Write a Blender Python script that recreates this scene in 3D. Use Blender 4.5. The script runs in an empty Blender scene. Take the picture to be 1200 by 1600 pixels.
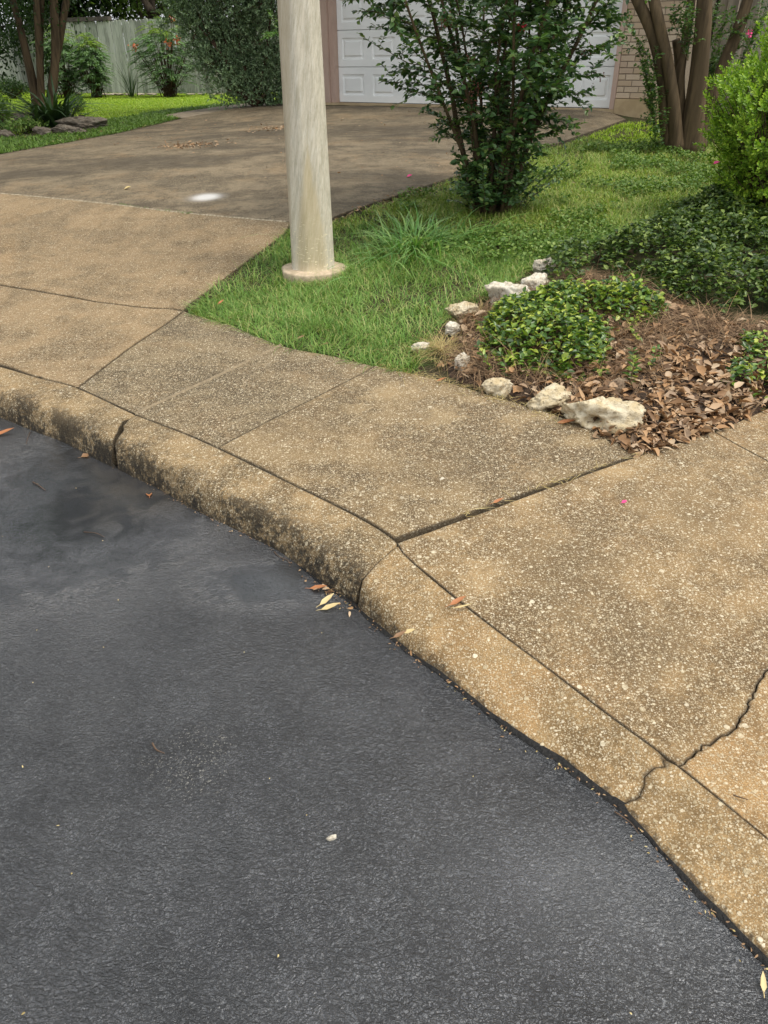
import bpy, math, random
import numpy as np
from mathutils import Matrix, Vector
from mathutils.geometry import delaunay_2d_cdt

random.seed(7)
RNG = np.random.default_rng(7)
SC = bpy.context.scene
COL = SC.collection
rad = math.radians

# ------------------------------------------------------------------ camera
PITCH, ROLL, FPX = rad(31.5), rad(-0.55), 1160.0     # focal length in photo pixels (1200 x 1600)
CAM_Z = 1.43                                         # above the pavement (z = 0)
_w = np.array([0, math.cos(PITCH), -math.sin(PITCH)])
_u0 = np.array([0, math.sin(PITCH), math.cos(PITCH)])
_r0 = np.array([1.0, 0, 0])
CR = math.cos(ROLL) * _r0 + math.sin(ROLL) * _u0
CU = -math.sin(ROLL) * _r0 + math.cos(ROLL) * _u0
CW = _w
CAM = np.array([0, 0, CAM_Z])
cd = bpy.data.cameras.new('camera')
cam = bpy.data.objects.new('camera', cd)
COL.objects.link(cam)
m = Matrix.Identity(4)
for i in range(3):
    m[i][0], m[i][1], m[i][2], m[i][3] = CR[i], CU[i], -CW[i], CAM[i]
cam.matrix_world = m
cd.sensor_fit = 'VERTICAL'
cd.sensor_height = 36.0
cd.sensor_width = 27.0
cd.lens = FPX / 1600 * 36
cd.clip_start = 0.05
cd.clip_end = 1000
SC.camera = cam

# ------------------------------------------------------------------ world, sun, exposure
SUN_EL, SUN_AZ = rad(62), rad(110)                   # azimuth clockwise from +Y
W = bpy.data.worlds.new('World')
SC.world = W
W.use_nodes = True
nt = W.node_tree
bg = nt.nodes['Background']
sky = nt.nodes.new('ShaderNodeTexSky')
sky.sky_type = 'NISHITA'
sky.sun_disc = False
sky.sun_elevation = SUN_EL
sky.sun_rotation = SUN_AZ
sky.air_density = 1.0
sky.dust_density = 4.0
sky.ozone_density = 1.0
hs = nt.nodes.new('ShaderNodeHueSaturation')         # cloud cover takes the blue out of the sky
hs.inputs['Saturation'].default_value = 0.22
hs.inputs['Value'].default_value = 1.0
nt.links.new(sky.outputs[0], hs.inputs['Color'])
tc = nt.nodes.new('ShaderNodeTexCoord')               # broken cloud layer, brighter overhead
cn = nt.nodes.new('ShaderNodeTexNoise')
cn.inputs['Scale'].default_value = 2.6; cn.inputs['Detail'].default_value = 6; cn.inputs['Roughness'].default_value = .6
nt.links.new(tc.outputs['Generated'], cn.inputs['Vector'])
cr_ = nt.nodes.new('ShaderNodeValToRGB')
cr_.color_ramp.elements[0].position = .34; cr_.color_ramp.elements[0].color = (4.6, 4.85, 5.2, 1)
cr_.color_ramp.elements[1].position = .66; cr_.color_ramp.elements[1].color = (8.1, 8.3, 8.5, 1)
nt.links.new(cn.outputs[0], cr_.inputs[0])
sz = nt.nodes.new('ShaderNodeSeparateXYZ'); nt.links.new(tc.outputs['Generated'], sz.inputs[0])
mr = nt.nodes.new('ShaderNodeMapRange')
mr.inputs['From Min'].default_value = 0.0; mr.inputs['From Max'].default_value = 1.0
mr.inputs['To Min'].default_value = .55; mr.inputs['To Max'].default_value = 1.45
nt.links.new(sz.outputs[2], mr.inputs['Value'])
vs = nt.nodes.new('ShaderNodeVectorMath'); vs.operation = 'SCALE'
nt.links.new(cr_.outputs[0], vs.inputs[0]); nt.links.new(mr.outputs[0], vs.inputs['Scale'])
cm = nt.nodes.new('ShaderNodeMix'); cm.data_type = 'RGBA'
cm.inputs[0].default_value = .72
nt.links.new(hs.outputs[0], cm.inputs[6]); nt.links.new(vs.outputs[0], cm.inputs[7])
nt.links.new(cm.outputs[2], bg.inputs['Color'])
bg.inputs['Strength'].default_value = 0.15

sl = bpy.data.lights.new('sun', 'SUN')
sl.energy = 1.6
sl.angle = rad(20)
sl.color = (1.0, 0.93, 0.80)
so = bpy.data.objects.new('sun', sl)
COL.objects.link(so)
_sd = Vector((math.sin(SUN_AZ) * math.cos(SUN_EL), math.cos(SUN_AZ) * math.cos(SUN_EL), math.sin(SUN_EL)))
so.rotation_euler = _sd.to_track_quat('Z', 'Y').to_euler()
so.location = (6, -4, 12)

SC.view_settings.view_transform = 'Standard'
SC.view_settings.look = 'None'
SC.view_settings.gamma = 1.0
SC.view_settings.exposure = 0.68
SC.render.engine = 'CYCLES'
SC.cycles.use_denoising = True
SC.cycles.max_bounces = 8
SC.cycles.transparent_max_bounces = 8

# ------------------------------------------------------------------ small maths
def vnoise(x, y, scale=1.0, seed=0):
    r = np.random.default_rng(seed + 1000)
    T = r.random((64, 64))
    x = np.asarray(x) * scale
    y = np.asarray(y) * scale
    xi, yi = np.floor(x).astype(int), np.floor(y).astype(int)
    fx, fy = x - xi, y - yi
    fx = fx * fx * (3 - 2 * fx)
    fy = fy * fy * (3 - 2 * fy)
    a, b = T[xi % 64, yi % 64], T[(xi + 1) % 64, yi % 64]
    c, d = T[xi % 64, (yi + 1) % 64], T[(xi + 1) % 64, (yi + 1) % 64]
    return (a * (1 - fx) + b * fx) * (1 - fy) + (c * (1 - fx) + d * fx) * fy

def fbm(x, y, scale=1.0, seed=0, octv=4):
    t, a, s = 0, 1.0, 0
    for k in range(octv):
        t = t + a * vnoise(x, y, scale * 2 ** k, seed + k)
        s += a
        a *= 0.5
    return t / s

def vnoise3(P, scale, seed=0):
    r = np.random.default_rng(seed + 500); T = r.random((32, 32, 32))
    q = P * scale + 100; i = np.floor(q).astype(int); f = q - i; f = f * f * (3 - 2 * f); i %= 32
    out = 0
    for dx in (0, 1):
        for dy in (0, 1):
            for dz in (0, 1):
                w = (f[:, 0] if dx else 1 - f[:, 0]) * (f[:, 1] if dy else 1 - f[:, 1]) * (f[:, 2] if dz else 1 - f[:, 2])
                out = out + w * T[(i[:, 0] + dx) % 32, (i[:, 1] + dy) % 32, (i[:, 2] + dz) % 32]
    return out

def ray(px, py):
    return CR * (px - 600) / FPX - CU * (py - 800) / FPX + CW

def atz(px, py, z):
    v = ray(px, py)
    return CAM + v * ((z - CAM_Z) / v[2])

def atY(px, py, Y):
    v = ray(px, py)
    return CAM + v * (Y / v[1])

# terrain: heights known at points of the place, smooth in between
CTRL = [(60,590,0),(120,606,0),(210,645,0),(340,700,0),(470,765,-.01),(618,850,-.024),(700,925,-.052),(860,1045,-.08),
 (1060,1197,-.085),(1200,1310,-.09),(1400,1480,-.09),(285,487,.04),(430,540,.035),(588,572,.03),(800,630,.03),(1000,708,.01),(1115,672,.01),(1200,632,.01),
 (900,850,-.025),(1050,900,-.03),(1200,1000,-.055),(1350,900,-.02),
 (0,595,0),(-150,545,0),(0,443,.10),(150,470,.08),(0,520,.05),(-250,410,.1),(200,540,.03),
 (0,300,.33),(230,325,.31),(455,345,.29),(0,370,.22),(250,400,.17),(380,410,.16),(-230,283,.33),
 (517,340,.31),(693,280,.40),(875,221,.52),(979,184,.66),(951,173,.735),(524,165,.73),(300,228,.5),(0,240,.42),(380,166,.67),(200,205,.50),(600,230,.52),(450,200,.58),
 (490,432,.11),(560,380,.2),(640,420,.17),(770,330,.33),(850,405,.21),(1050,235,.5),(1150,330,.32),(1000,300,.38),(1190,480,.16),(900,560,.10),(690,530,.07),(760,480,.13),
 (1100,420,.22),(1200,560,.09),(1050,600,.06),
 (0,170,.52),(120,185,.52),(200,150,.56),(330,150,.58),(10,146,.55)]
_cp = np.array([np.append(atz(a, b, c)[:2], c) for a, b, c in CTRL])
for X, Y, z in [(-30,30,.5),(0,32,.7),(30,30,.8),(-30,10,.3),(12,20,.8),(9,9,.5),(6,5,.15),(5,2,0),(-14,8,.3),(30,0,.2),(-40,60,.5),(40,60,.6)]:
    _cp = np.vstack([_cp, [X, Y, z]])
_K = lambda d: np.sqrt(d * d + 0.3 ** 2)
_D = np.linalg.norm(_cp[:, None, :2] - _cp[None, :, :2], axis=2)
_wt = np.linalg.solve(_K(_D) - 0.05 * np.eye(len(_cp)), _cp[:, 2])

def H(x, y):
    x = np.atleast_1d(np.asarray(x, float)); y = np.atleast_1d(np.asarray(y, float))
    out = np.zeros(x.shape)
    xf, yf, of = x.ravel(), y.ravel(), out.reshape(-1)
    for i in range(0, len(xf), 20000):
        d = np.hypot(xf[i:i+20000, None] - _cp[None, :, 0], yf[i:i+20000, None] - _cp[None, :, 1])
        of[i:i+20000] = _K(d) @ _wt
    return np.clip(out, -0.12, 0.95)

def G(px, py):
    z = 0.1
    for _ in range(25):
        p = atz(px, py, z)
        z = 0.5 * z + 0.5 * float(H(p[0], p[1])[0])
    p = atz(px, py, z)
    return p

def GP(pts):
    return np.array([G(a, b)[:2] for a, b in pts])

def pip(P, poly):
    x, y = P[:, 0], P[:, 1]
    ins = np.zeros(len(P), bool)
    n = len(poly)
    for i in range(n):
        x1, y1 = poly[i]; x2, y2 = poly[(i + 1) % n]
        c = (y1 > y) != (y2 > y)
        with np.errstate(divide='ignore', invalid='ignore'):
            xx = (x2 - x1) * (y - y1) / (y2 - y1 + 1e-12) + x1
        ins ^= c & (x < xx)
    return ins

def polydist(P, line, closed=True):
    P = np.asarray(P); d = np.full(len(P), 1e9)
    n = len(line)
    for i in range(n if closed else n - 1):
        a, b = np.asarray(line[i]), np.asarray(line[(i + 1) % n])
        ab = b - a
        t = np.clip(((P - a) @ ab) / (ab @ ab + 1e-12), 0, 1)
        d = np.minimum(d, np.linalg.norm(P - (a + t[:, None] * ab), axis=1))
    return d

def resample(line, step, closed=False):
    L = np.asarray(line, float)
    if closed:
        L = np.vstack([L, L[:1]])
    seg = np.linalg.norm(np.diff(L, axis=0), axis=1)
    s = np.concatenate([[0], np.cumsum(seg)])
    out = []
    for i in range(len(seg)):                        # keep the corners
        n = max(1, int(round(seg[i] / step)))
        for k in range(n):
            out.append(L[i] + (L[i + 1] - L[i]) * k / n)
    if not closed:
        out.append(L[-1])
    return np.array(out)

def smooth_curve(pts, n):
    P = np.asarray(pts, float)
    d = np.concatenate([[0], np.cumsum(np.linalg.norm(np.diff(P, axis=0), axis=1) ** 0.5)])
    t = np.linspace(0, d[-1], n)
    out = np.zeros((n, P.shape[1]))
    m_ = np.zeros_like(P)
    m_[1:-1] = (P[2:] - P[:-2]) / (d[2:] - d[:-2])[:, None]
    m_[0] = (P[1] - P[0]) / (d[1] - d[0]); m_[-1] = (P[-1] - P[-2]) / (d[-1] - d[-2])
    k = np.clip(np.searchsorted(d, t, side='right') - 1, 0, len(P) - 2)
    h = (d[k + 1] - d[k]); u = ((t - d[k]) / h)[:, None]; h = h[:, None]
    return (2*u**3-3*u**2+1)*P[k] + (u**3-2*u**2+u)*h*m_[k] + (-2*u**3+3*u**2)*P[k+1] + (u**3-u**2)*h*m_[k+1]

def norm(v):
    return v / (np.linalg.norm(v, axis=-1, keepdims=True) + 1e-12)

# ------------------------------------------------------------------ mesh building
class MB:
    """collects vertices and faces, then links them as ONE mesh object"""
    def __init__(self):
        self.V, self.F, self.n = [], [], 0
        self.att = []
    def add(self, V, *faces):
        V = np.asarray(V, float).reshape(-1, 3)
        for f in faces:
            f = np.asarray(f, int)
            if len(f):
                self.F.append(f + self.n)
        self.V.append(V)
        self.n += len(V)
        return self
    def box(self, c, s, R=None):
        v = np.array([[x, y, z] for x in (-.5, .5) for y in (-.5, .5) for z in (-.5, .5)]) * np.asarray(s)
        if R is not None:
            v = v @ np.asarray(R).T
        self.add(v + np.asarray(c), [[0,1,3,2],[4,6,7,5],[0,4,5,1],[2,3,7,6],[0,2,6,4],[1,5,7,3]])
        return self
    def tube(self, P, r, seg=8, cap=True, wob=0.0, seed=0):
        P = np.asarray(P, float); n = len(P)
        r = np.broadcast_to(np.asarray(r, float), (n,))
        T = norm(np.gradient(P, axis=0))
        ref = np.array([0.13, 0.31, 0.94]) if abs(T[:, 2]).mean() < 0.8 else np.array([0.97, 0.2, 0.05])
        A = norm(np.cross(T, ref)); B = np.cross(T, A)
        th = np.linspace(0, 2 * np.pi, seg, endpoint=False)
        rr = np.repeat(r[:, None], seg, 1)
        if wob:
            g = np.random.default_rng(seed)
            ph = g.random(4) * 6.28
            tt = np.arange(n)[:, None] * 0.35
            rr = rr * (1 + wob * (np.sin(2 * th[None] + ph[0] + tt * .3) + .7 * np.sin(3 * th[None] + ph[1] - tt * .2) + .4 * np.sin(5 * th[None] + ph[2] + tt)))
        V = P[:, None] + rr[..., None] * (np.cos(th)[None, :, None] * A[:, None] + np.sin(th)[None, :, None] * B[:, None])
        i = np.arange(n - 1)[:, None] * seg; j = np.arange(seg)[None]; j2 = (j + 1) % seg
        F = np.stack([i + j, i + j2, i + seg + j2, i + seg + j], -1).reshape(-1, 4)
        fs = [F]
        V = V.reshape(-1, 3)
        if cap:
            V = np.vstack([V, P[0], P[-1]])
            k = np.arange(seg); k2 = (k + 1) % seg
            fs.append(np.stack([k2, k, np.full(seg, n * seg)], 1))
            fs.append(np.stack([(n-1)*seg + k, (n-1)*seg + k2, np.full(seg, n * seg + 1)], 1))
        return self.add(V, *fs)
    def build(self, name, mat, parent=None, loc=None, smooth=True, attr=None):
        loc = np.zeros(3) if loc is None else np.asarray(loc, float)
        off = loc if parent is None else loc + np.array(parent_world(parent))
        V = np.vstack(self.V) - off
        me = bpy.data.meshes.new(name)
        me.vertices.add(len(V))
        me.vertices.foreach_set('co', V.astype(np.float32).ravel())
        tot = sum(f.size for f in self.F); nf = sum(len(f) for f in self.F)
        me.loops.add(tot); me.polygons.add(nf)
        me.loops.foreach_set('vertex_index', np.concatenate([f.ravel() for f in self.F]).astype(np.int32))
        sizes = np.concatenate([np.full(len(f), f.shape[1], np.int32) for f in self.F])
        me.polygons.foreach_set('loop_start', np.concatenate([[0], np.cumsum(sizes)[:-1]]).astype(np.int32))
        me.update(calc_edges=True)
        me.validate()
        me.polygons.foreach_set('use_smooth', np.full(len(me.polygons), smooth, bool))
        if attr:
            for k, a in attr.items():
                at = me.attributes.new(k, 'FLOAT', 'POINT')
                at.data.foreach_set('value', np.asarray(a, np.float32))
        if mat:
            me.materials.append(mat)
        o = bpy.data.objects.new(name, me)
        COL.objects.link(o)
        o.location = loc
        if parent is not None:
            o.parent = parent
        return o

def parent_world(p):
    x = np.array(p.location)
    while p.parent:
        p = p.parent
        x = x + np.array(p.location)
    return x

def empty(name, loc, label, cat, group=None):
    o = bpy.data.objects.new(name, None)
    COL.objects.link(o)
    o.empty_display_size = 0.1
    o.location = loc
    return tag(o, label, cat, group)

def tag(o, label=None, cat=None, group=None, kind=None):
    if label: o['label'] = label
    if cat: o['category'] = cat
    if group: o['group'] = group
    if kind: o['kind'] = kind
    return o

LEAF_T = {   # outline stations (along, half width) of a leaf blade
    'ovate': ([.22, .60], [.43, .42]),
    'round': ([.25, .70], [.42, .48]),
    'lance': ([.30, .65], [.46, .36]),
    'spoon': ([.35, .78], [.26, .50]),
}
def leaves(mb, P, D, N, L, Wd, kind='ovate', fold=0.18, curl=0.12):
    P, D = np.asarray(P, float), norm(np.asarray(D, float))
    n = len(P)
    N = np.asarray(N, float)
    S = norm(np.cross(D, N)); N = np.cross(S, D)
    L = np.broadcast_to(np.asarray(L, float), (n,))[:, None]
    Wd = np.broadcast_to(np.asarray(Wd, float), (n,))[:, None]
    curl = np.broadcast_to(np.asarray(curl, float), (n,))[:, None]
    (a1, a2), (w1, w2) = LEAF_T[kind]
    def pt(u, v, w):
        return P + D * L * u + S * Wd * v + N * (Wd * w - L * curl * u * u)
    V = np.stack([pt(0,0,0), pt(a1,w1,fold), pt(a2,w2,fold), pt(1,0,0), pt(a2,-w2,fold), pt(a1,-w1,fold), pt(a1,0,0), pt(a2,0,0)], 1)
    b = np.arange(n)[:, None] * 8
    T = np.concatenate([b + np.array([0,6,1]), b + np.array([0,5,6]), b + np.array([2,7,3]), b + np.array([7,4,3])])
    Q = np.concatenate([b + np.array([1,6,7,2]), b + np.array([6,5,4,7])])
    mb.add(V.reshape(-1, 3), T, Q)
    return mb

def blades(mb, P, D, L, Wd, droop=0.4, seg=3, rng=RNG):
    """grass blades: tapering strips that bend over; D = lean direction (unit, mostly up)"""
    P = np.asarray(P, float); n = len(P)
    D = norm(np.asarray(D, float))
    L = np.broadcast_to(np.asarray(L, float), (n,))[:, None]
    Wd = np.broadcast_to(np.asarray(Wd, float), (n,))[:, None]
    droop = np.broadcast_to(np.asarray(droop, float), (n,))[:, None]
    th = rng.random(n) * 2 * np.pi
    hd = D.copy(); hd[:, 2] = 0
    hd = np.where(np.linalg.norm(hd, axis=1, keepdims=True) < .05, np.stack([np.cos(th), np.sin(th), 0 * th], 1), hd)
    hd = norm(hd)
    S = norm(np.cross(hd, np.array([0, 0, 1.0])) + 0.35 * (rng.random((n, 3)) - .5))
    rows = []
    for k in range(seg + 1):
        u = k / seg
        c = P + D * L * u + hd * L * droop * u * u * 0.6 - np.array([0, 0, 1.0]) * L * droop * u ** 2.2 * 0.75
        w = Wd * (1 - u ** 1.6) * 0.5
        if k < seg:
            rows += [c + S * w, c - S * w]
        else:
            rows += [c]
    V = np.stack(rows, 1)
    m_ = V.shape[1]
    b = np.arange(n)[:, None] * m_
    fs = [b + np.array([2*k, 2*k+1, 2*k+3, 2*k+2]) for k in range(seg - 1)]
    Q = np.concatenate(fs) if fs else np.zeros((0, 4), int)
    T = b + np.array([2*seg-2, 2*seg-1, 2*seg])
    mb.add(V.reshape(-1, 3), Q, T)
    return mb

# ------------------------------------------------------------------ materials
class NT:
    def __init__(self, name):
        self.mat = bpy.data.materials.new(name)
        self.mat.use_nodes = True
        self.t = self.mat.node_tree
        self.p = self.t.nodes['Principled BSDF']
        self.out = self.t.nodes['Material Output']
    def n(self, typ, **kw):
        nd = self.t.nodes.new(typ)
        for k, v in kw.items():
            setattr(nd, k, v)
        return nd
    def link(self, a, b):
        self.t.links.new(a, b)
    def sock(self, inp, v):
        if hasattr(v, 'node'): self.link(v, inp)
        elif v is not None: inp.default_value = v
    def pos(self, obj=False):
        if obj: return self.n('ShaderNodeTexCoord').outputs['Object']
        return self.n('ShaderNodeNewGeometry').outputs['Position']
    def map(self, v, scale=(1,1,1), loc=(0,0,0), rot=(0,0,0)):
        nd = self.n('ShaderNodeMapping')
        nd.inputs['Scale'].default_value = scale; nd.inputs['Location'].default_value = loc; nd.inputs['Rotation'].default_value = rot
        self.link(v, nd.inputs['Vector'])
        return nd.outputs[0]
    def noise(self, v, scale, detail=4, rough=.55, dist=0.0):
        nd = self.n('ShaderNodeTexNoise')
        self.link(v, nd.inputs['Vector'])
        nd.inputs['Scale'].default_value = scale; nd.inputs['Detail'].default_value = detail
        nd.inputs['Roughness'].default_value = rough; nd.inputs['Distortion'].default_value = dist
        return nd.outputs[0]
    def voro(self, v, scale, feature='F1', rand=1.0):
        nd = self.n('ShaderNodeTexVoronoi', feature=feature)
        self.link(v, nd.inputs['Vector'])
        nd.inputs['Scale'].default_value = scale; nd.inputs['Randomness'].default_value = rand
        return nd
    def ramp(self, f, stops, interp='LINEAR'):
        nd = self.n('ShaderNodeValToRGB')
        cr = nd.color_ramp
        cr.interpolation = interp
        while len(cr.elements) < len(stops): cr.elements.new(0.5)
        for e, (p, c) in zip(cr.elements, stops):
            e.position = p
            e.color = (c, c, c, 1) if not hasattr(c, '__len__') else tuple(c) + (1,) * (4 - len(c))
        self.link(f, nd.inputs[0])
        return nd.outputs[0]
    def step(self, f, a, b, lo=0.0, hi=1.0):
        nd = self.n('ShaderNodeMapRange', interpolation_type='SMOOTHSTEP')
        self.sock(nd.inputs['Value'], f)
        nd.inputs['From Min'].default_value = a; nd.inputs['From Max'].default_value = b
        nd.inputs['To Min'].default_value = lo; nd.inputs['To Max'].default_value = hi
        return nd.outputs[0]
    def math(self, op, a, b=None, clamp=False):
        nd = self.n('ShaderNodeMath', operation=op, use_clamp=clamp)
        self.sock(nd.inputs[0], a)
        if b is not None: self.sock(nd.inputs[1], b)
        return nd.outputs[0]
    def mix(self, f, a, b, blend='MIX'):
        nd = self.n('ShaderNodeMix', data_type='RGBA', blend_type=blend)
        self.sock(nd.inputs[0], f)
        for i, v in ((6, a), (7, b)):
            if hasattr(v, 'node'): self.link(v, nd.inputs[i])
            else: nd.inputs[i].default_value = tuple(v) + (1,) * (4 - len(v))
        return nd.outputs[2]
    def bump(self, h, strength=.5, dist=.01, prev=None):
        nd = self.n('ShaderNodeBump')
        self.link(h, nd.inputs['Height'])
        self.sock(nd.inputs['Strength'], strength); nd.inputs['Distance'].default_value = dist
        if prev is not None: self.link(prev, nd.inputs['Normal'])
        return nd.outputs[0]
    def near(self, v, c, r0, r1, sx=1, sy=1, rot=0):
        """1 inside an oval spot of the ground around point c, 0 outside"""
        q = self.map(v, (1, 1, 0), (-c[0], -c[1], 0))
        q = self.map(q, (sx, sy, 0), (0, 0, 0), (0, 0, rot))
        nd = self.n('ShaderNodeVectorMath', operation='LENGTH')
        self.link(q, nd.inputs[0])
        return nd.outputs['Value']
    def done(self, color=None, rough=None, normal=None, spec=None, **kw):
        if color is not None:
            if hasattr(color, 'node'): self.link(color, self.p.inputs['Base Color'])
            else: self.p.inputs['Base Color'].default_value = tuple(color) + (1,)
        self.sock(self.p.inputs['Roughness'], rough)
        if normal is not None: self.link(normal, self.p.inputs['Normal'])
        if spec is not None: self.sock(self.p.inputs['Specular IOR Level'], spec)
        return self.mat

def leaf_mat(name, cols, rough=.45, trans=.25, spec=.4, tw=(1.0, 1.15, .5), patch=None):
    """leaf: one colour per leaf from cols, light partly passing through"""
    t = NT(name)
    g = t.n('ShaderNodeNewGeometry')
    st = [(i / max(1, len(cols) - 1), c) for i, c in enumerate(cols)]
    c = t.ramp(g.outputs['Random Per Island'], st)
    if patch:
        nz = t.noise(t.pos(), patch[0], 2)
        c = t.mix(t.step(nz, .42, .62), c, patch[1], 'MULTIPLY')
    t.done(c, rough, spec=spec)
    if trans:
        tr = t.n('ShaderNodeBsdfTranslucent')
        cc = t.mix(1.0, c, tw, 'MULTIPLY')
        t.link(cc, tr.inputs['Color'])
        mx = t.n('ShaderNodeMixShader')
        mx.inputs[0].default_value = trans
        t.link(t.p.outputs[0], mx.inputs[1]); t.link(tr.outputs[0], mx.inputs[2])
        t.link(mx.outputs[0], t.out.inputs['Surface'])
    return t.mat

def bark_mat(name, c1, c2, scale=6, stretch=.18):
    t = NT(name)
    v = t.pos()
    n1 = t.noise(t.map(v, (1, 1, stretch)), scale * 3, 6, .6)
    n2 = t.noise(t.map(v, (1, 1, stretch * 1.5)), scale * .8, 3)
    c = t.mix(t.step(n1, .35, .65), c1, c2)
    c = t.mix(t.step(n2, .5, .7), c, [x * 1.5 for x in c2])
    return t.done(c, .8, t.bump(n1, .6, .02), .2)

def concrete_mat(name, tan, dark, agg=.6, mild=.5, patch=.3, big=.4, seed=0.0, bump=.5, streak=None, pre=None, rust=.25):
    """weathered exposed aggregate concrete"""
    t = NT(name)
    tan, dark = [x * k for x, k in zip(tan, (.80, .755, .69))], [x * k for x, k in zip(dark, (.72, .67, .605))]
    v0 = t.pos()
    v = t.map(v0, loc=(seed * 3.1, seed * 1.7, 0))
    wv = t.n('ShaderNodeVectorMath', operation='ADD')          # break up the voronoi regularity
    wn = t.n('ShaderNodeTexNoise'); t.link(v, wn.inputs['Vector']); wn.inputs['Scale'].default_value = 60
    sc = t.n('ShaderNodeVectorMath', operation='SCALE'); t.link(wn.outputs['Color'], sc.inputs[0]); sc.inputs['Scale'].default_value = .006
    t.link(v, wv.inputs[0]); t.link(sc.outputs[0], wv.inputs[1]); vw = wv.outputs[0]
    n_big = t.noise(v, 1.9, 8, .68, .3)
    n_mid = t.noise(v, 6.5, 8, .68)
    n_fine = t.noise(v, 55, 6, .7)
    n_grit = t.noise(v, 320, 3, .6)
    base = t.mix(t.step(t.math('ADD', t.math('MULTIPLY', n_mid, .5), t.math('MULTIPLY', n_big, .5)), .42, .58), tan, dark)
    # dry tan dirt patches
    pt = t.step(t.noise(v, 2.3, 7, .62, .4), .60 - .16 * patch, .70)
    base = t.mix(t.math('MULTIPLY', pt, .42), base, [min(1, x * 1.2) for x in tan])
    # rusty tan wash
    rs = t.step(t.noise(t.map(v, loc=(9, 4, 0)), 1.7, 7, .66, .5), .50, .66)
    base = t.mix(t.math('MULTIPLY', rs, rust), base, (.42, .255, .112))
    # mildew, in small dots that run together
    ml = t.math('MULTIPLY', t.step(n_fine, .41, .57), t.step(n_big, .38, .58, .10, 1.0))
    ml = t.math('MULTIPLY', ml, t.math('SUBTRACT', 1.0, t.math('MULTIPLY', pt, .75)))
    base = t.mix(t.math('MULTIPLY', ml, mild), base, [x * .36 for x in dark])
    # sand grains
    base = t.mix(t.step(n_grit, .40, .64, .0, .55), base, [x * .45 for x in dark])
    base = t.mix(t.step(t.noise(t.map(v, loc=(3, 1, 2)), 240, 2), .56, .64, 0, .62), base, (.58, .50, .36))
    for fn in pre or []:
        base = fn(t, v0, base, n_mid, n_fine)
    # small and large pebbles
    hts = []
    for s, thr, keep, amt in ((170, .40, .42, agg), (92, .38, .52, agg), (40, .30, .88, big)):
        vo = t.voro(vw, s)
        sep = t.n('ShaderNodeSeparateColor'); t.link(vo.outputs['Color'], sep.inputs[0])
        on = t.math('GREATER_THAN', sep.outputs[0], keep)
        thr_v = t.math('ADD', t.math('MULTIPLY', sep.outputs[2], .16), thr - .06)
        nd = t.n('ShaderNodeMapRange', interpolation_type='SMOOTHSTEP')
        t.link(vo.outputs['Distance'], nd.inputs['Value'])
        t.link(thr_v, nd.inputs['From Max']); t.link(t.math('SUBTRACT', thr_v, .08), nd.inputs['From Min'])
        nd.inputs['To Min'].default_value = 1; nd.inputs['To Max'].default_value = 0
        mk = t.math('MULTIPLY', nd.outputs[0], on)
        pc = t.ramp(sep.outputs[1], [(0, (.30, .23, .14)), (.35, (.46, .39, .26)), (.7, (.64, .57, .42)), (1, (.76, .70, .56))])
        vis = t.math('MULTIPLY', mk, t.math('MULTIPLY', t.step(n_fine, .36, .60, 1.0, .55), amt))
        base = t.mix(vis, base, pc)
        hts.append((mk, 1.0 / s))
    at = t.n('ShaderNodeAttribute'); at.attribute_name = 'edge'      # dirt caught along the joints
    ed = t.step(t.math('ADD', at.outputs['Fac'], t.math('MULTIPLY', n_fine, .016)), .007, .017, 1, 0)
    base = t.mix(t.math('MULTIPLY', ed, .75), base, (.035, .028, .02))
    if streak:
        for fn in streak:
            base = fn(t, v0, base, n_mid, n_fine)
    base = t.mix(1.0, base, (.865, .835, .785), 'MULTIPLY')          # the whole mix is iron-brown
    h = t.math('ADD', t.math('MULTIPLY', n_grit, .35), t.math('MULTIPLY', n_fine, .5))
    for mk, w in hts:
        h = t.math('ADD', h, t.math('MULTIPLY', mk, .5 * w * 90))
    nb = t.bump(h, bump, .006)
    nb = t.bump(n_mid, .35, .02, nb)
    return t.done(base, t.step(n_mid, .3, .7, .78, .92), nb, .25)

def plain_mat(name, c1, c2, scale=8, rough=.7, bump=.2, stretch=(1,1,1), obj=False, spec=.35, detail=6, d=.01):
    t = NT(name)
    v = t.map(t.pos(obj), stretch)
    n1 = t.noise(v, scale, detail, .6)
    c = t.mix(t.step(n1, .32, .68), c1, c2)
    return t.done(c, rough, t.bump(n1, bump, d), spec)
# ================================================================== THE SETTING: road, kerb, pavement, driveway, ground
ROAD_Z = -0.15
KP = [(-150,545,0,-170,580),(-20,568,0,-50,630),(60,590,0,30,665),(120,606,0,95,690),(210,647,0,165,725),(280,674,0,245,763),(340,700,-.002,310,800),
      (470,763,-.008,430,858),(560,808,-.015,500,910),(614,842,-.024,541,936),(634,868,-.030,575,965),(700,925,-.055,640,1019),(780,987,-.07,720,1078),
      (860,1047,-.08,792,1138),(945,1112,-.085,870,1188),(1060,1197,-.088,970,1265),(1200,1310,-.09,1100,1405),(1330,1420,-.09,1230,1540),(1500,1570,-.09,1400,1720)]
_kj = np.array([np.append(atz(a, b, c)[:2], c) for a, b, c, d, e in KP])
_ke = np.array([atz(d, e, ROAD_Z)[:2] for a, b, c, d, e in KP])
_kt = [-.012,-.012,-.012,-.013,-.015,-.017,-.02,-.025,-.03,-.036,-.055,-.088,-.108,-.118,-.124,-.127,-.128,-.128,-.128]   # height of the kerb's top edge
_all = np.hstack([_kj, _ke, np.array(_kt)[:, None], np.arange(len(KP))[:, None]])
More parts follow.
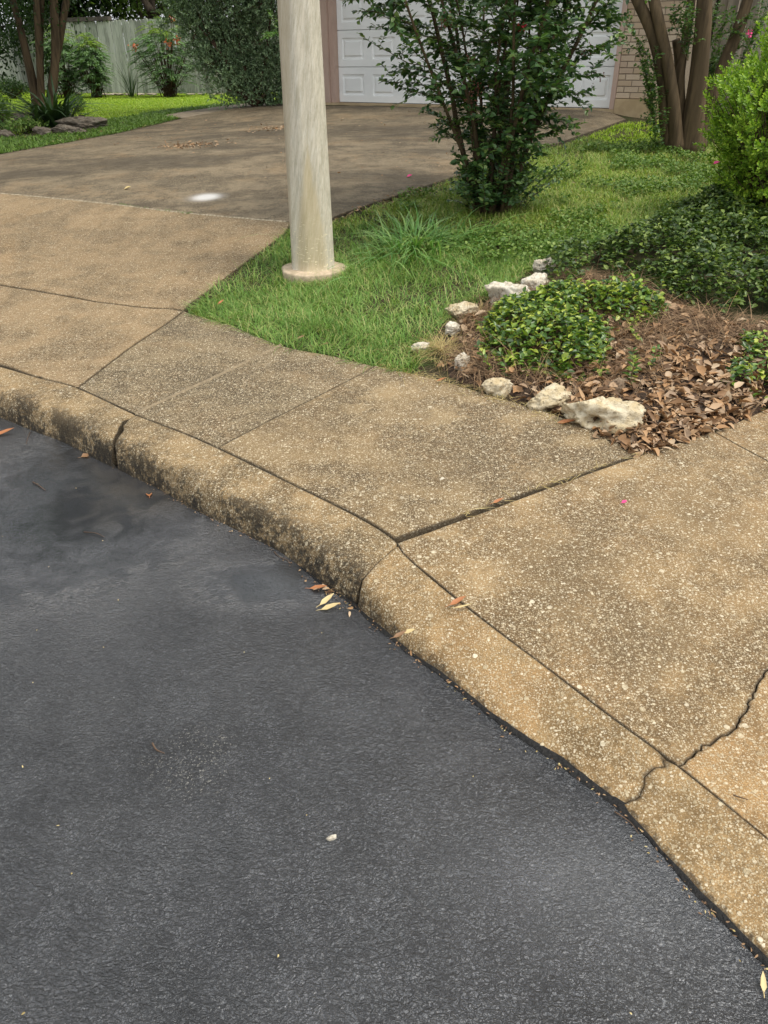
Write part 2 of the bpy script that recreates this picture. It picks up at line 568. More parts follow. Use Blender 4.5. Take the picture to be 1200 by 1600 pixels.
# carry the kerb on beyond the frame at the left
ext = _all[0] + (_all[0] - _all[1]) * 4.0; ext[2] = 0; ext[5] = -.012; ext[6] = -4
ext2 = _all[0] + (_all[0] - _all[1]) * 14.0; ext2[2] = 0; ext2[5] = -.012; ext2[6] = -14
_all = np.vstack([ext2, ext, _all])
KERB = smooth_curve(_all, 1400)          # jx jy jz ex ey topz index
def kerb_at(idx):
    return np.array([np.interp(idx, KERB[:, 6], KERB[:, k]) for k in range(6)])
J_LINE = lambda i0, i1, n=60: np.array([kerb_at(i)[:2] for i in np.linspace(i0, i1, n)])
E_LINE = KERB[:, 3:5]

# ---- materials
def wet_asphalt():
    t = NT('wet_sealed_asphalt')
    v = t.pos()
    big = t.noise(v, .9, 4, .6)
    w = t.noise(v, 9, 5, .6, .6)
    # lumps of the seal coat, drawn out sideways
    l1 = t.noise(t.map(v, (1, 1.5, 1), rot=(0, 0, .35)), 46, 4, .58, 1.6)
    l2 = t.noise(t.map(v, (1, 1.3, 1), rot=(0, 0, .2)), 120, 3, .55, .8)
    lumps = t.math('ADD', t.math('MULTIPLY', l1, .62), t.math('MULTIPLY', l2, .38))
    fine = t.noise(v, 230, 3, .6)
    vor = t.voro(t.map(v, (1, 1, 1)), 105, 'SMOOTH_F1').outputs['Distance']
    P = lambda a, b: atz(a, b, ROAD_Z)
    d_pud1 = t.math('ADD', t.near(v, P(150, 768), 0, 0, 1, .75, -.5), t.math('MULTIPLY', t.math('SUBTRACT', w, .5), .5))
    d_pud2 = t.math('ADD', t.near(v, P(425, 908), 0, 0, .75, 1.5, .55), t.math('MULTIPLY', t.math('SUBTRACT', w, .5), .35))
    d_pud3 = t.math('ADD', t.near(v, P(985, 1370), 0, 0, .62, 1.8, .75), t.math('MULTIPLY', t.math('SUBTRACT', w, .5), .4))
    p1 = t.step(d_pud1, .10, 1.0, .97, 0)
    p2 = t.step(d_pud2, .02, .40, .92, 0)
    p3 = t.step(d_pud3, .0, .6, .45, 0)
    wet = t.math('MAXIMUM', p1, t.math('MAXIMUM', p2, p3))
    wet = t.math('MULTIPLY', wet, t.step(t.math('SUBTRACT', lumps, t.math('MULTIPLY', wet, .12)), .46, .60, 1, .25))
    pl = t.step(l1, .44, .56)
    pl2 = t.step(l2, .42, .60)
    h = t.math('ADD', t.math('ADD', t.math('MULTIPLY', pl, .45), t.math('MULTIPLY', pl2, .36)), t.math('ADD', t.math('MULTIPLY', fine, .22), t.math('MULTIPLY', lumps, .7)))
    area = t.step(big, .35, .62, .78, 1.0)
    nb = t.bump(h, t.math('MULTIPLY', area, t.math('SUBTRACT', 1.0, t.math('MULTIPLY', wet, .95))), .0095)
    col = t.mix(t.step(w, .35, .65), (.024, .0252, .0278), (.039, .0405, .044))
    col = t.mix(t.step(fine, .5, .75, 0, .35), col, (.05, .05, .05))
    # a worn spot where pale stone shows through
    d_w = t.math('ADD', t.near(v, P(305, 1190), 0, 0, 1, 1), t.math('MULTIPLY', t.math('SUBTRACT', w, .5), .25))
    spk = t.math('MULTIPLY', t.step(d_w, .05, .16, 1, 0), t.step(t.noise(v, 190, 2), .60, .68))
    col = t.mix(t.math('MULTIPLY', spk, .55), col, (.34, .32, .27))
    # silt settled in the gutter
    silt = t.math('MULTIPLY', t.step(t.near(v, P(205, 770), 0, 0, 1, 1), .10, .42, .3, 0), t.step(w, .3, .7))
    col = t.mix(silt, col, (.07, .055, .035))
    # paler wavy lines in one patch of the road
    rn = t.noise(v, 26, 3, .55, 2.6)
    ring = t.math('MULTIPLY', t.step(t.math('ABSOLUTE', t.math('SUBTRACT', rn, .5)), .012, .045, 1, 0), t.step(t.math('ADD', t.near(v, P(1085, 1500), 0, 0, .8, 1.6, .75), t.math('MULTIPLY', t.math('SUBTRACT', w, .5), .3)), .08, .26, 1, 0))
    col = t.mix(t.math('MULTIPLY', ring, .35), col, (.09, .09, .09))
    rg = t.math('ADD', t.step(t.math('SUBTRACT', wet, t.math('MULTIPLY', p3, .45)), 0, 1, .20, .04), t.math('MULTIPLY', t.math('SUBTRACT', big, .5), .05))
    # a thin film of water over the seal coat
    t.sock(t.p.inputs['Coat Weight'], t.step(t.noise(v, 1.1, 5, .6, .4), .32, .58, .25, .85))
    t.p.inputs['Coat Roughness'].default_value = .10
    t.link(t.bump(h, t.step(wet, 0, 1, .75, .1), .0045), t.p.inputs['Coat Normal'])
    return t.done(col, rg, nb, .8)

def face_dirt(t, v0, base, n_mid, n_fine):
    at = t.n('ShaderNodeAttribute'); at.attribute_name = 'face'
    n = t.noise(t.map(v0, loc=(2, 5, 0)), 7.5, 6, .65)
    k = t.math('MULTIPLY', at.outputs['Fac'], t.step(t.math('ADD', n, t.math('MULTIPLY', t.math('SUBTRACT', n_fine, .5), .5)), .40, .56))
    return t.mix(t.math('MULTIPLY', k, .86), base, (.028, .024, .018))
def gutter_dark(t, v0, base, n_mid, n_fine):
    at = t.n('ShaderNodeAttribute'); at.attribute_name = 'foot'
    k = t.math('ADD', at.outputs['Fac'], t.math('MULTIPLY', t.math('SUBTRACT', n_fine, .5), 1.1))
    k = t.step(t.math('ADD', k, t.math('MULTIPLY', t.math('SUBTRACT', t.noise(v0, 16, 5, .65), .5), 1.5)), .45, .75)
    return t.mix(t.math('MULTIPLY', k, .66), base, (.016, .015, .014))

TAN, DRK = (.37, .262, .142), (.20, .142, .079)
M_road = wet_asphalt()
M_kerb = concrete_mat('kerb_concrete', (.44, .325, .18), (.215, .16, .09), .85, .62, .3, .85, 1, .7, [face_dirt, gutter_dark])
M_kerb_low = concrete_mat('low_kerb_concrete', (.50, .36, .19), (.28, .20, .105), .8, .5, .5, .95, 2, .6, [gutter_dark], rust=.42)
def spots(lst, col, amt=.8):
    def fn(t, v0, base, n_mid, n_fine):
        for px, py, r, sx, sy, rot in lst:
            d = t.math('ADD', t.near(v0, G(px, py), 0, 0, sx, sy, rot), t.math('MULTIPLY', t.math('SUBTRACT', t.noise(v0, 9, 7, .68), .5), r * 3.6))
            d = t.math('ADD', d, t.math('MULTIPLY', t.math('SUBTRACT', n_fine, .5), r * 1.4))
            base = t.mix(t.step(d, r * .35, r * 1.25, amt, 0), base, col)
        return base
    return fn
M_slab_a = concrete_mat('pavement_dark', (.27, .21, .13), (.155, .12, .076), .95, .66, .05, .5, 3, .7, pre=[spots([(330, 505, .10, 1, 2.2, .5), (500, 552, .09, 1, 2.5, .5)], (.40, .30, .17), .4)])
M_slab_b = concrete_mat('pavement_stained', (.33, .245, .138), (.19, .140, .082), .85, .62, .2, .65, 4, .55, pre=[spots([(600, 612, .13, 1, 1, 0), (690, 652, .10, 1, 1, 0), (830, 655, .16, 1, 2.4, .55), (560, 640, .08, 1, 1, 0), (740, 625, .08, 1, 1.6, .4), (900, 690, .10, 1, 1.6, .6)], (.40, .30, .17), .42), spots([(470, 660, .25, 1, 1, 0), (700, 720, .22, 1, 1, 0)], (.13, .095, .055), .4)])
M_slab_c = concrete_mat('pavement_tan', (.40, .285, .150), (.25, .178, .098), .85, .5, .2, .85, 5, .55, rust=.42, pre=[spots([(700, 835, .10, 1, 2.2, -.35), (820, 780, .09, 1, 2.6, -.35), (960, 735, .10, 1, 2, -.3), (760, 900, .08, 1, 1, 0)], (.42, .30, .16), .42), spots([(900, 900, .22, 1, 1, 0), (1090, 800, .25, 1, 1, 0), (1000, 1010, .16, 1, 1, 0)], (.15, .108, .06), .4)])
M_slab_d = concrete_mat('pavement_orange', tan=(.50, .345, .175), dark=(.34, .235, .122), agg=.7, mild=.36, patch=.4, big=.8, seed=6, bump=.5, rust=.5)
def tyre_marks(t, v0, base, n_mid, n_fine):
    s = t.noise(t.map(v0, (2.6, .35, 1), rot=(0, 0, rad(-32))), 3.2, 5, .6, .3)
    return t.mix(t.step(s, .5, .70, 0, .32), base, (.36, .265, .16))
M_apron = concrete_mat('apron_concrete', (.36, .262, .155), (.235, .172, .102), .7, .5, .2, .4, 7, .5, pre=[tyre_marks])
def drive_stain_shade(t, v0, base, n_mid, n_fine):  # dark mottling: stains plus tree shade put into the colour
    n = t.noise(t.map(v0, (.5, 1.6, 1), rot=(0, 0, rad(-20))), .9, 6, .62, .5)
    base = t.mix(t.step(n, .44, .64, 0, .68), base, (.066, .055, .040))
    n2 = t.noise(t.map(v0, (.45, 1.5, 1), (7, 2, 0), rot=(0, 0, rad(-25))), 1.1, 6, .65, .4)
    base = t.mix(t.step(n2, .60, .72, 0, .5), base, (.30, .225, .14))
    s = t.noise(t.map(v0, (.6, 3, 1), rot=(0, 0, rad(-18))), 5, 7, .72)
    base = t.mix(t.step(s, .58, .72, 0, .55), base, (.36, .30, .22))
    s2 = t.noise(v0, 14, 8, .75, .5)
    base = t.mix(t.step(s2, .52, .66, 0, .6), base, (.060, .048, .034))
    p = G(322, 308)                                   # a bright dapple of light painted into the colour
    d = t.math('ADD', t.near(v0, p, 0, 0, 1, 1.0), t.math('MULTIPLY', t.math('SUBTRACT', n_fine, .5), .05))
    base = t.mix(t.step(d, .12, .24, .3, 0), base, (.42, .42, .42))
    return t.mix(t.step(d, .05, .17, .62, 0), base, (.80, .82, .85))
M_drive = concrete_mat('driveway_concrete', (.285, .24, .175), (.15, .125, .09), .25, .5, .25, .1, 8, .3, [drive_stain_shade])
M_path = plain_mat('path_concrete', (.26, .21, .15), (.16, .13, .09), 5, .9)
def soil():
    t = NT('soil')
    v = t.pos()
    n1 = t.noise(v, 3, 6, .65); n2 = t.noise(v, 60, 5, .7)
    c = t.mix(t.step(n2, .35, .65), (.035, .026, .016), (.10, .075, .045))
    c = t.mix(t.step(n1, .4, .6, 0, .7), c, (.045, .06, .02))
    return t.done(c, .95, t.bump(n2, .8, .02), .15)
M_soil = soil()

# ---- slabs of concrete
def slab(name, outline, mat, gap=.008, thick=.12, zoff=0.0, grid=.06, rnd=.006, seed=0, jit=.0012, tilt=None, maxpts=9000):
    g = np.random.default_rng(seed)
    P = resample(outline, .025 if grid < .1 else .12, True)
    A = 0.5 * np.sum(P[:, 0] * np.roll(P[:, 1], -1) - np.roll(P[:, 0], -1) * P[:, 1])
    if A < 0: P = P[::-1]
    tn = norm(np.roll(P, -1, 0) - np.roll(P, 1, 0))
    nin = np.stack([-tn[:, 1], tn[:, 0]], 1)
    n = len(P)
    j = np.convolve(np.concatenate([g.normal(0, 1, n + 8)]), np.ones(3) / 3, 'same')[:n] * jit
    def inset(d): return P + nin * (d + gap / 2 + np.abs(j[:, None]))
    r0, r2, r3 = inset(0), inset(rnd * .3), inset(rnd)
    mn, mx = P.min(0), P.max(0)
    gx, gy = np.meshgrid(np.arange(mn[0], mx[0], grid), np.arange(mn[1], mx[1], grid))
    q = np.stack([gx.ravel(), gy.ravel()], 1) + g.uniform(-.2, .2, (gx.size, 2)) * grid
    q = q[pip(q, r3)]
    dist = polydist(q, r3[:: max(1, n // 160)])
    q = q[dist > grid * .35]
    pts = np.vstack([r3, q])
    ed = [(i, (i + 1) % n) for i in range(n)]
    vo, eo, fo, ov, oe, of = delaunay_2d_cdt([Vector(p) for p in pts], ed, [list(range(n))], 1, 1e-6)
    vo = np.array([tuple(v) for v in vo])
    def zz(xy, dz=0):
        z = H(xy[:, 0], xy[:, 1]) + zoff + dz
        z = z + (fbm(xy[:, 0], xy[:, 1], 2.2, 5) - .5) * .012
        return z
    mb = MB()
    top = np.column_stack([vo, zz(vo)])
    tris = np.array([f for f in fo if len(f) == 3])
    # all faces up
    a, b, c = top[tris[:, 0]], top[tris[:, 1]], top[tris[:, 2]]
    flip = np.cross(b - a, c - a)[:, 2] < 0
    tris[flip] = tris[flip][:, ::-1]
    mb.add(top, tris)
    R3 = np.column_stack([r3, zz(r3)]); R2 = np.column_stack([r2, zz(r2, -rnd * .35)]); R0 = np.column_stack([r0, zz(r0, -rnd)]); RB = np.column_stack([r0, zz(r0, -thick)])
    i = np.arange(n); i2 = (i + 1) % n
    mb.add(np.vstack([R3, R2, R0, RB]), *[np.stack([i + k * n, i + (k + 1) * n, i2 + (k + 1) * n, i2 + k * n], 1) for k in range(3)])
    e = polydist(vo, P[:: max(1, n // 400)])
    att = np.concatenate([np.minimum(e, .2), np.full(n, rnd), np.full(n, rnd * .3), np.zeros(2 * n)])
    return tag(mb.build(name, mat, attr={'edge': att}), kind='structure')

K = lambda a, b, n=40: J_LINE(a, b, n)
# joint lines between kerb and pavement: indices along the kerb
iA, iB, iC, iD, iR = 3.0, 4.0, 6.0, 9.05, 9.22
A0 = GP([(287, 485)]); B0 = GP([(438, 540)]); C0 = GP([(587, 572)])
D0 = GP([(1000, 710)])
ptR1 = GP([(1115, 673)]); ptR2 = GP([(1230, 618)])
slab('pavement_slab', np.vstack([K(iA, iB), B0, GP([(362, 508)]), A0]), M_slab_a, .008, seed=1)
slab('pavement_slab', np.vstack([K(iB, iC), C0, GP([(520, 556)]), B0]), M_slab_a, .002, seed=2)
slab('pavement_slab', np.vstack([K(iC, iD, 70), D0, GP([(920, 668), (800, 628), (690, 595)]), C0]), M_slab_b, .004, zoff=.004, seed=3, rnd=.008)
crack = GP([(1075, 1196), (1070, 1190), (1084, 1178), (1100, 1165), (1122, 1152), (1143, 1143), (1153, 1135), (1158, 1120), (1172, 1098), (1180, 1072), (1193, 1052), (1204, 1040), (1240, 1005), (1290, 985), (1340, 940)])
crack = np.vstack([crack[0:1], crack[1:]])
cr = resample(crack, .015); cr[1:-1] += np.random.default_rng(5).normal(0, .0032, (len(cr) - 2, 2))
i_cr = 15.0
slab('pavement_slab', np.vstack([K(iR, i_cr, 120), cr[1:], GP([(1330, 800), (1260, 752), (1200, 719)]), ptR1, D0 + (ptR1 - D0) * .5, D0]), M_slab_c, .002, zoff=-.003, seed=4, rnd=.004, jit=.0012)
slab('pavement_slab', np.vstack([K(i_cr, 18.0, 60), GP([(1500, 1000)]), cr[1:][::-1]]), M_slab_d, .002, zoff=-.003, seed=5, rnd=.003, jit=.0012)
slab('pavement_slab', np.vstack([ptR1, GP([(1200, 719), (1260, 752), (1330, 800)]), GP([(1460, 720), (1360, 600)]), ptR2]), M_slab_c, .006, zoff=-.005, seed=6)
LOW_APRON = np.vstack([GP([(-420, 385), (-250, 408), (-100, 427), (0, 444), (75, 458), (150, 471), (215, 479), (270, 482), (287, 485)]), kerb_at(iA)[None, :2], K(2.0, iA, 12)[::-1], K(-2.5, 2.0, 30)[::-1]])
UP_APRON = np.vstack([GP([(-420, 262), (-230, 283), (0, 301), (120, 312), (230, 325), (340, 337), (456, 347), (446, 364), (415, 388), (375, 417), (335, 447), (300, 472), (287, 485), (270, 482), (215, 479), (150, 471), (75, 458), (0, 444), (-100, 427), (-250, 408), (-420, 385)])])
slab('driveway_apron', LOW_APRON, M_apron, .012, seed=7, rnd=.010)
slab('driveway_apron', UP_APRON, M_apron, .014, seed=8, rnd=.012)
DRIVE = np.vstack([GP([(-230, 283), (0, 301), (120, 312), (230, 325), (340, 337), (456, 347), (517, 341), (605, 311), (693, 281), (785, 251), (875, 222), (979, 186), (955, 175), (740, 169), (524, 165), (440, 165), (380, 166), (290, 184), (200, 205), (100, 224), (0, 241), (-230, 278)])])
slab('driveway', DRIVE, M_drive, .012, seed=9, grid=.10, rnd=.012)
PATH = GP([(250, 180), (310, 170), (385, 160.5), (420, 160), (410, 165), (380, 166.5), (330, 176), (285, 183)])
slab('garden_path', PATH, M_path, .01, seed=10, grid=.15, zoff=-.01)
HARD = [LOW_APRON, UP_APRON, DRIVE, PATH]
PAVE = np.vstack([K(iA, 18.0, 160), GP([(1500, 1000), (1460, 720), (1360, 600), (1230, 618)]), ptR1, D0, GP([(920, 668), (800, 628), (690, 595)]), C0, B0, A0])

# ---- the kerb, in cast lengths parted by joints and a crack
def kerb_piece(i0, i1, mat, seed, k0=0.0, k1=0.0, w0=0.0, w1=0.0, jag=0):
    """from station i0 to i1; k shifts the end along the kerb towards the street side, w = wander of a broken end"""
    g = np.random.default_rng(seed)
    prof_t = np.array([-1, -.5, 0, .012, .03, .1, .2, .3, .4, .5, .58, .66, .73, .79, .84, .88, .915, .945, .97, .985, 1.0, 1.0])
    nu = len(prof_t)
    L = np.linalg.norm(kerb_at(i1)[:2] - kerb_at(i0)[:2])
    ns = max(6, int(L / .022))
    V = np.zeros((ns, nu, 3)); att = np.zeros((ns, nu)); fac = np.zeros((ns, nu)); foot = np.zeros((ns, nu))
    wa = np.cumsum(g.normal(0, 1, nu)); wa -= np.linspace(wa[0], wa[-1], nu)
    wb = np.cumsum(g.normal(0, 1, nu)); wb -= np.linspace(wb[0], wb[-1], nu)
    jg = np.random.default_rng(99).normal(0, .022, nu) + .03 * np.sin(np.linspace(0, 14, nu)); jg[:4] = 0
    for u in range(nu):
        tt = max(0, prof_t[u])
        a = i0 + k0 * tt + w0 * wa[u] * .1; b = i1 + k1 * tt + w1 * wb[u] * .1
        if jag == 1: b += jg[u]
        if jag == -1: a += jg[u]
        ii = np.linspace(a, b, ns)
        k = np.stack([np.interp(ii, KERB[:, 6], KERB[:, c]) for c in range(6)], 1)
        J, E, jz, tz = k[:, :2], k[:, 3:5], k[:, 2], k[:, 5]
        dr = np.maximum(tz - ROAD_Z, .012)
        wv = E - J; wl = np.linalg.norm(wv, axis=1, keepdims=True); d = wv / wl
        t = tt
        edge_in = .0015
        if prof_t[u] < 0:
            xy = J + d * edge_in; z = jz - (.10 if prof_t[u] == -1 else .008)
        else:
            xy = J + d * (edge_in + t * (wl - edge_in))
            # flat top, rounded nose, steep face: height against t
            nose = np.interp(t, [0, .64, .73, .80, .855, .895, .925, .955, 1.0], [0, 0, .02, .07, .16, .30, .48, .68, 1.02])
            lin = jz + (tz - jz) * min(1, t / .62)
            soft = np.interp(t, [0, .3, .6, .8, .92, 1.0], [0, .0, .1, .35, .7, 1.05])
            m_ = np.clip((dr - .03) / .06, 0, 1)
            z = lin - dr * (nose * m_ + soft * (1 - m_))
            if t == 0: z = z - .002
            if u == nu - 1: z = z - .15
        lumps = (fbm(xy[:, 0] + 3, xy[:, 1], 9, 31) - .5) * .012 + (fbm(xy[:, 0], xy[:, 1], 2, 37) - .5) * .012
        if 0 < t <= .985: z = z + lumps * (1 if t > .2 else t * 5)
        V[:, u, :2] = xy; V[:, u, 2] = z
        rag = (fbm(xy[:, 0], xy[:, 1], 14, 77) - .5) * .010 * (t > .9)
        V[:, u, :2] += d * rag[:, None]
        fac[:, u] = np.interp(t, [.55, .8, .95], [0, .7, 1]) * np.clip((dr - .02) / .08, 0, 1)
        foot[:, u] = np.interp(t, [.80, 1], [0, 1]) * np.where(dr < .06, .92, .70)
        att[:, u] = np.minimum(.2, np.maximum(0, t) * .28)
    s = np.linspace(0, 1, ns) * L
    att = np.minimum(att, np.minimum(s, L - s)[:, None])
    # round the two ends off into the joints
    for e, sg in ((0, 1), (ns - 1, -1)):
        V[e, :, 2] -= .007
    mb = MB()
    i = np.arange(ns - 1)[:, None] * nu; j = np.arange(nu - 1)[None]
    F = np.stack([i + j, i + j + 1, i + nu + j + 1, i + nu + j], -1).reshape(-1, 4)
    mb.add(V.reshape(-1, 3), F[:, ::-1])
    for e in (0, ns - 1):                              # end faces
        top = V[e]; low = top.copy(); low[:, 2] = np.minimum(low[:, 2] - .1, -.2)
        c = np.arange(nu - 1)
        f = np.stack([c, c + 1, c + nu + 1, c + nu], 1)
        mb.add(np.vstack([top, low]), f if e == 0 else f[:, ::-1])
    n_extra = 4 * nu
    A = lambda x, fill: np.concatenate([x.ravel(), np.full(n_extra, fill)])
    return tag(mb.build('kerb', mat, attr={'edge': A(att, 0.0), 'face': A(fac, 0), 'foot': A(foot, 0)}), kind='structure')
kerb_piece(-12, -2.6, M_kerb, 1)
kerb_piece(-2.58, 4.0, M_kerb, 2, k1=.14, w1=.30)
kerb_piece(4.03, 9.30, M_kerb, 3, k0=.24, k1=.10, w0=.16, w1=.25)
kerb_piece(9.335, 14.86, M_kerb_low, 4, k0=.17, k1=.12, w0=.12, w1=.0, jag=1)
kerb_piece(14.868, 18, M_kerb_low, 4, k0=.12, jag=-1)

# ---- road
E2 = E_LINE[::6]
inn = norm(np.gradient(E2, axis=0)); inn = np.stack([-inn[:, 1], inn[:, 0]], 1)       # towards the pavement
road_edge = E2 + inn * .06
ROAD = np.vstack([road_edge, [[30, -12], [30, -40], [-60, -40], [-60, road_edge[0, 1] + 1]]])
vo, eo, fo, *_ = delaunay_2d_cdt([Vector(p) for p in ROAD], [(i, (i + 1) % len(ROAD)) for i in range(len(ROAD))], [list(range(len(ROAD)))], 1, 1e-6)
mb = MB()
vv = np.array([tuple(v) for v in vo]); ff = np.array([f for f in fo if len(f) == 3])
vv3 = np.column_stack([vv, np.full(len(vv), ROAD_Z)])
a, b, c = vv3[ff[:, 0]], vv3[ff[:, 1]], vv3[ff[:, 2]]
fl = np.cross(b - a, c - a)[:, 2] < 0; ff[fl] = ff[fl][:, ::-1]
mb.add(vv3, ff)
tag(mb.build('road', M_road), kind='structure')

# ---- ground under everything else
def axis(lo, a, b, hi, st):
    fine = np.arange(a, b, st)
    out = np.geomspace(1, 1 + (hi - b), 26)[1:] - 1 + b
    inn_ = a - (np.geomspace(1, 1 + (a - lo), 26)[1:] - 1)
    return np.concatenate([inn_[::-1], fine, out])
gx, gy = axis(-220, -11, 8, 220, .08), axis(-80, 1.0, 17, 260, .08)
XX, YY = np.meshgrid(gx, gy)
Q = np.stack([XX.ravel(), YY.ravel()], 1)
Z = H(Q[:, 0], Q[:, 1]) - .02
hard = np.zeros(len(Q), bool)
for pl in HARD + [PAVE]: hard |= pip(Q, pl)
KB = np.vstack([KERB[::8, :2], E_LINE[::8][::-1]])
kb = pip(Q, KB)
Z = Z + np.where(hard, -.05, (fbm(Q[:, 0], Q[:, 1], 3, 9) - .5) * .03)
Z[kb] = -.22
Z[pip(Q, ROAD)] = -.45
nx = len(gx)
i = (np.arange(len(gy) - 1)[:, None] * nx); j = np.arange(nx - 1)[None]
mb = MB().add(np.column_stack([Q, Z]), np.stack([i + j, i + j + 1, i + nx + j + 1, i + nx + j], -1).reshape(-1, 4))
tag(mb.build('ground', M_soil), kind='structure')

# ---- black seal smeared along the foot of the low kerb
ii = np.linspace(7.5, 18, 420)
g = np.random.default_rng(8)
kE = np.stack([np.interp(ii, KERB[:, 6], KERB[:, c]) for c in (3, 4)], 1)
tn = norm(np.gradient(kE, axis=0)); out = np.stack([tn[:, 1], -tn[:, 0]], 1)
if (out[200] @ (np.array([0, 0]) - kE[200])) < 0: out = -out
wd = np.clip((ii - 7.5) / 2.5, 0, 1) * (.001 + .011 * fbm(ii * 2, ii * 0, 2.5, 3) ** 1.5) + .006 * fbm(ii * 30, ii * 0, 1, 4)
rows = [np.column_stack([kE - out * .03, np.full(len(ii), ROAD_Z + .004)]), np.column_stack([kE + out * (wd * .6)[:, None], np.full(len(ii), ROAD_Z + .005)]), np.column_stack([kE + out * wd[:, None], np.full(len(ii), ROAD_Z + .001)])]
n = len(ii); i = np.arange(n - 1)
mb = MB().add(np.vstack(rows), *[np.stack([i + k * n, i + (k + 1) * n, i + 1 + (k + 1) * n, i + 1 + k * n], 1) for k in range(2)])
M_tar = plain_mat('tar_seal', (.008, .008, .008), (.018, .017, .016), 90, .55, 1.0, d=.008, spec=.2)
tag(mb.build('tar_edge', M_tar), kind='structure')

# ---- sandy mortar standing a little proud in some joints
M_mo = plain_mat('sandy_mortar', (.26, .20, .125), (.16, .125, .08), 60, .95, .8)
def mortar(line, w, dz0, seed):
    jl = resample(line, .02)
    g = np.random.default_rng(seed)
    tn = norm(np.gradient(jl, axis=0)); nr = np.stack([-tn[:, 1], tn[:, 0]], 1)
    wl = w * (.6 + .8 * fbm(np.arange(len(jl)) * .3, np.zeros(len(jl)), 1, 4)); off = g.normal(0, .0015, len(jl))
    rows = []
    for k, dz in ((-1, -.004), (-.5, .004), (0, .006), (.5, .004), (1, -.004)):
        p = jl + nr * (wl * k + off)[:, None]
        rows.append(np.column_stack([p, H(p[:, 0], p[:, 1]) + (fbm(p[:, 0], p[:, 1], 2.2, 5) - .5) * .012 + dz0 + dz + .002 * g.random(len(jl))]))
    n = len(jl); i = np.arange(n - 1)
    mb = MB().add(np.vstack(rows), *[np.stack([i + k * n, i + 1 + k * n, i + 1 + (k + 1) * n, i + (k + 1) * n], 1) for k in range(4)])
    tag(mb.build('joint_mortar', M_mo), kind='structure')
mortar(np.vstack([kerb_at(iB)[None, :2], B0]), .012, 0, 12)
M_mo = plain_mat('pale_joint_rim', (.38, .32, .23), (.17, .14, .09), 40, .95, .8)
mortar(GP([(-100, 293), (0, 302), (120, 313), (230, 326), (340, 338), (448, 347)]), .013, .000, 13)
# ================================================================== BUILT THINGS: pole, garage, fences
# ---- the street pole
def pole_mat():
    t = NT('weathered_pole')
    v = t.pos(True)
    sp = t.n('ShaderNodeSeparateXYZ'); t.link(v, sp.inputs[0])
    # slanting wipe marks that wind round the shaft
    s1 = t.noise(t.map(t.map(v, rot=(0, rad(-11), 0)), (9, 9, .9)), 4.5, 9, .74)
    s2 = t.noise(t.map(t.map(v, rot=(0, rad(-9), 0)), (30, 30, 1.4)), 5, 6, .75)
    c = t.mix(t.step(s1, .38, .62), (.57, .515, .41), (.40, .36, .27))
    c = t.mix(t.step(s2, .46, .66, 0, .55), c, (.68, .66, .58))
    c = t.mix(t.step(t.noise(t.map(v, (1, 1, .12)), 130, 6, .8), .54, .68, 0, .55), c, (.26, .22, .15))
    c = t.mix(t.step(t.noise(v, 120, 5, .75), .60, .70, 0, .6), c, (.20, .17, .11))
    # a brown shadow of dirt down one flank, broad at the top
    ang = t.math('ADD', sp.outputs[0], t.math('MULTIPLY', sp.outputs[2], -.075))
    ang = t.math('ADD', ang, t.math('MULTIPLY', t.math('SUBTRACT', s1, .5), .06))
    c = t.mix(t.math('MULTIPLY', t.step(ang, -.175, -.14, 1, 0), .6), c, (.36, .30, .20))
    # the foot: a tapering yellow-brown stain
    wd = t.math('ADD', t.math('ABSOLUTE', t.math('ADD', sp.outputs[0], t.math('MULTIPLY', sp.outputs[2], -.02))), t.math('MULTIPLY', t.math('POWER', t.math('MAXIMUM', t.math('SUBTRACT', sp.outputs[2], .12), 0.0), 1.4), .16))
    wd = t.math('ADD', wd, t.math('MULTIPLY', t.math('SUBTRACT', s1, .5), .09))
    c = t.mix(t.math('MULTIPLY', t.step(wd, .075, .120, 1, 0), .55), c, (.46, .36, .19))
    # scratches on the foot
    w = t.n('ShaderNodeTexNoise'); t.link(t.map(v, (6, 6, 22), rot=(0, .25, 0)), w.inputs['Vector']); w.inputs['Scale'].default_value = 4; w.inputs['Detail'].default_value = 3; w.inputs['Distortion'].default_value = 1.2
    sc = t.math('MULTIPLY', t.step(w.outputs[0], .635, .66), t.step(sp.outputs[2], .42, .30, 0, 1))
    sc = t.math('MULTIPLY', sc, t.step(sp.outputs[2], .03, .06))
    c = t.mix(sc, c, (.74, .66, .45))
    return t.done(c, .62, t.bump(s2, .25, .004), .3)
M_pole = pole_mat()
M_foot = plain_mat('footing_concrete', (.52, .41, .29), (.34, .27, .18), 22, .9, .5)
pb = G(490, 426)
pz = pb[2]
post = empty('street_pole', (pb[0], pb[1], pz), 'tall pale weathered street pole standing in the grass on a round concrete footing', 'pole')
# footing: a squat rounded disc, its rim a little uneven
mb = MB()
th = np.linspace(0, 2 * np.pi, 64, endpoint=False)
rf = .232 + .006 * np.sin(3 * th + 1) + .004 * np.sin(7 * th)
prof = [(1.0, -.15), (1.0, .0), (1.0, .026), (.99, .034), (.965, .038), (.93, .040), (.6, .044), (.0, .046)]
rings = [np.column_stack([pb[0] + rf * k * np.cos(th), pb[1] + rf * k * np.sin(th), np.full(64, pz + z)]) for k, z in prof]
i = np.arange(64); i2 = (i + 1) % 64
mb.add(np.vstack(rings), *[np.stack([i + k * 64, i2 + k * 64, i2 + (k + 1) * 64, i + (k + 1) * 64], 1) for k in range(len(prof) - 1)])
mb.build('footing', M_foot, post)
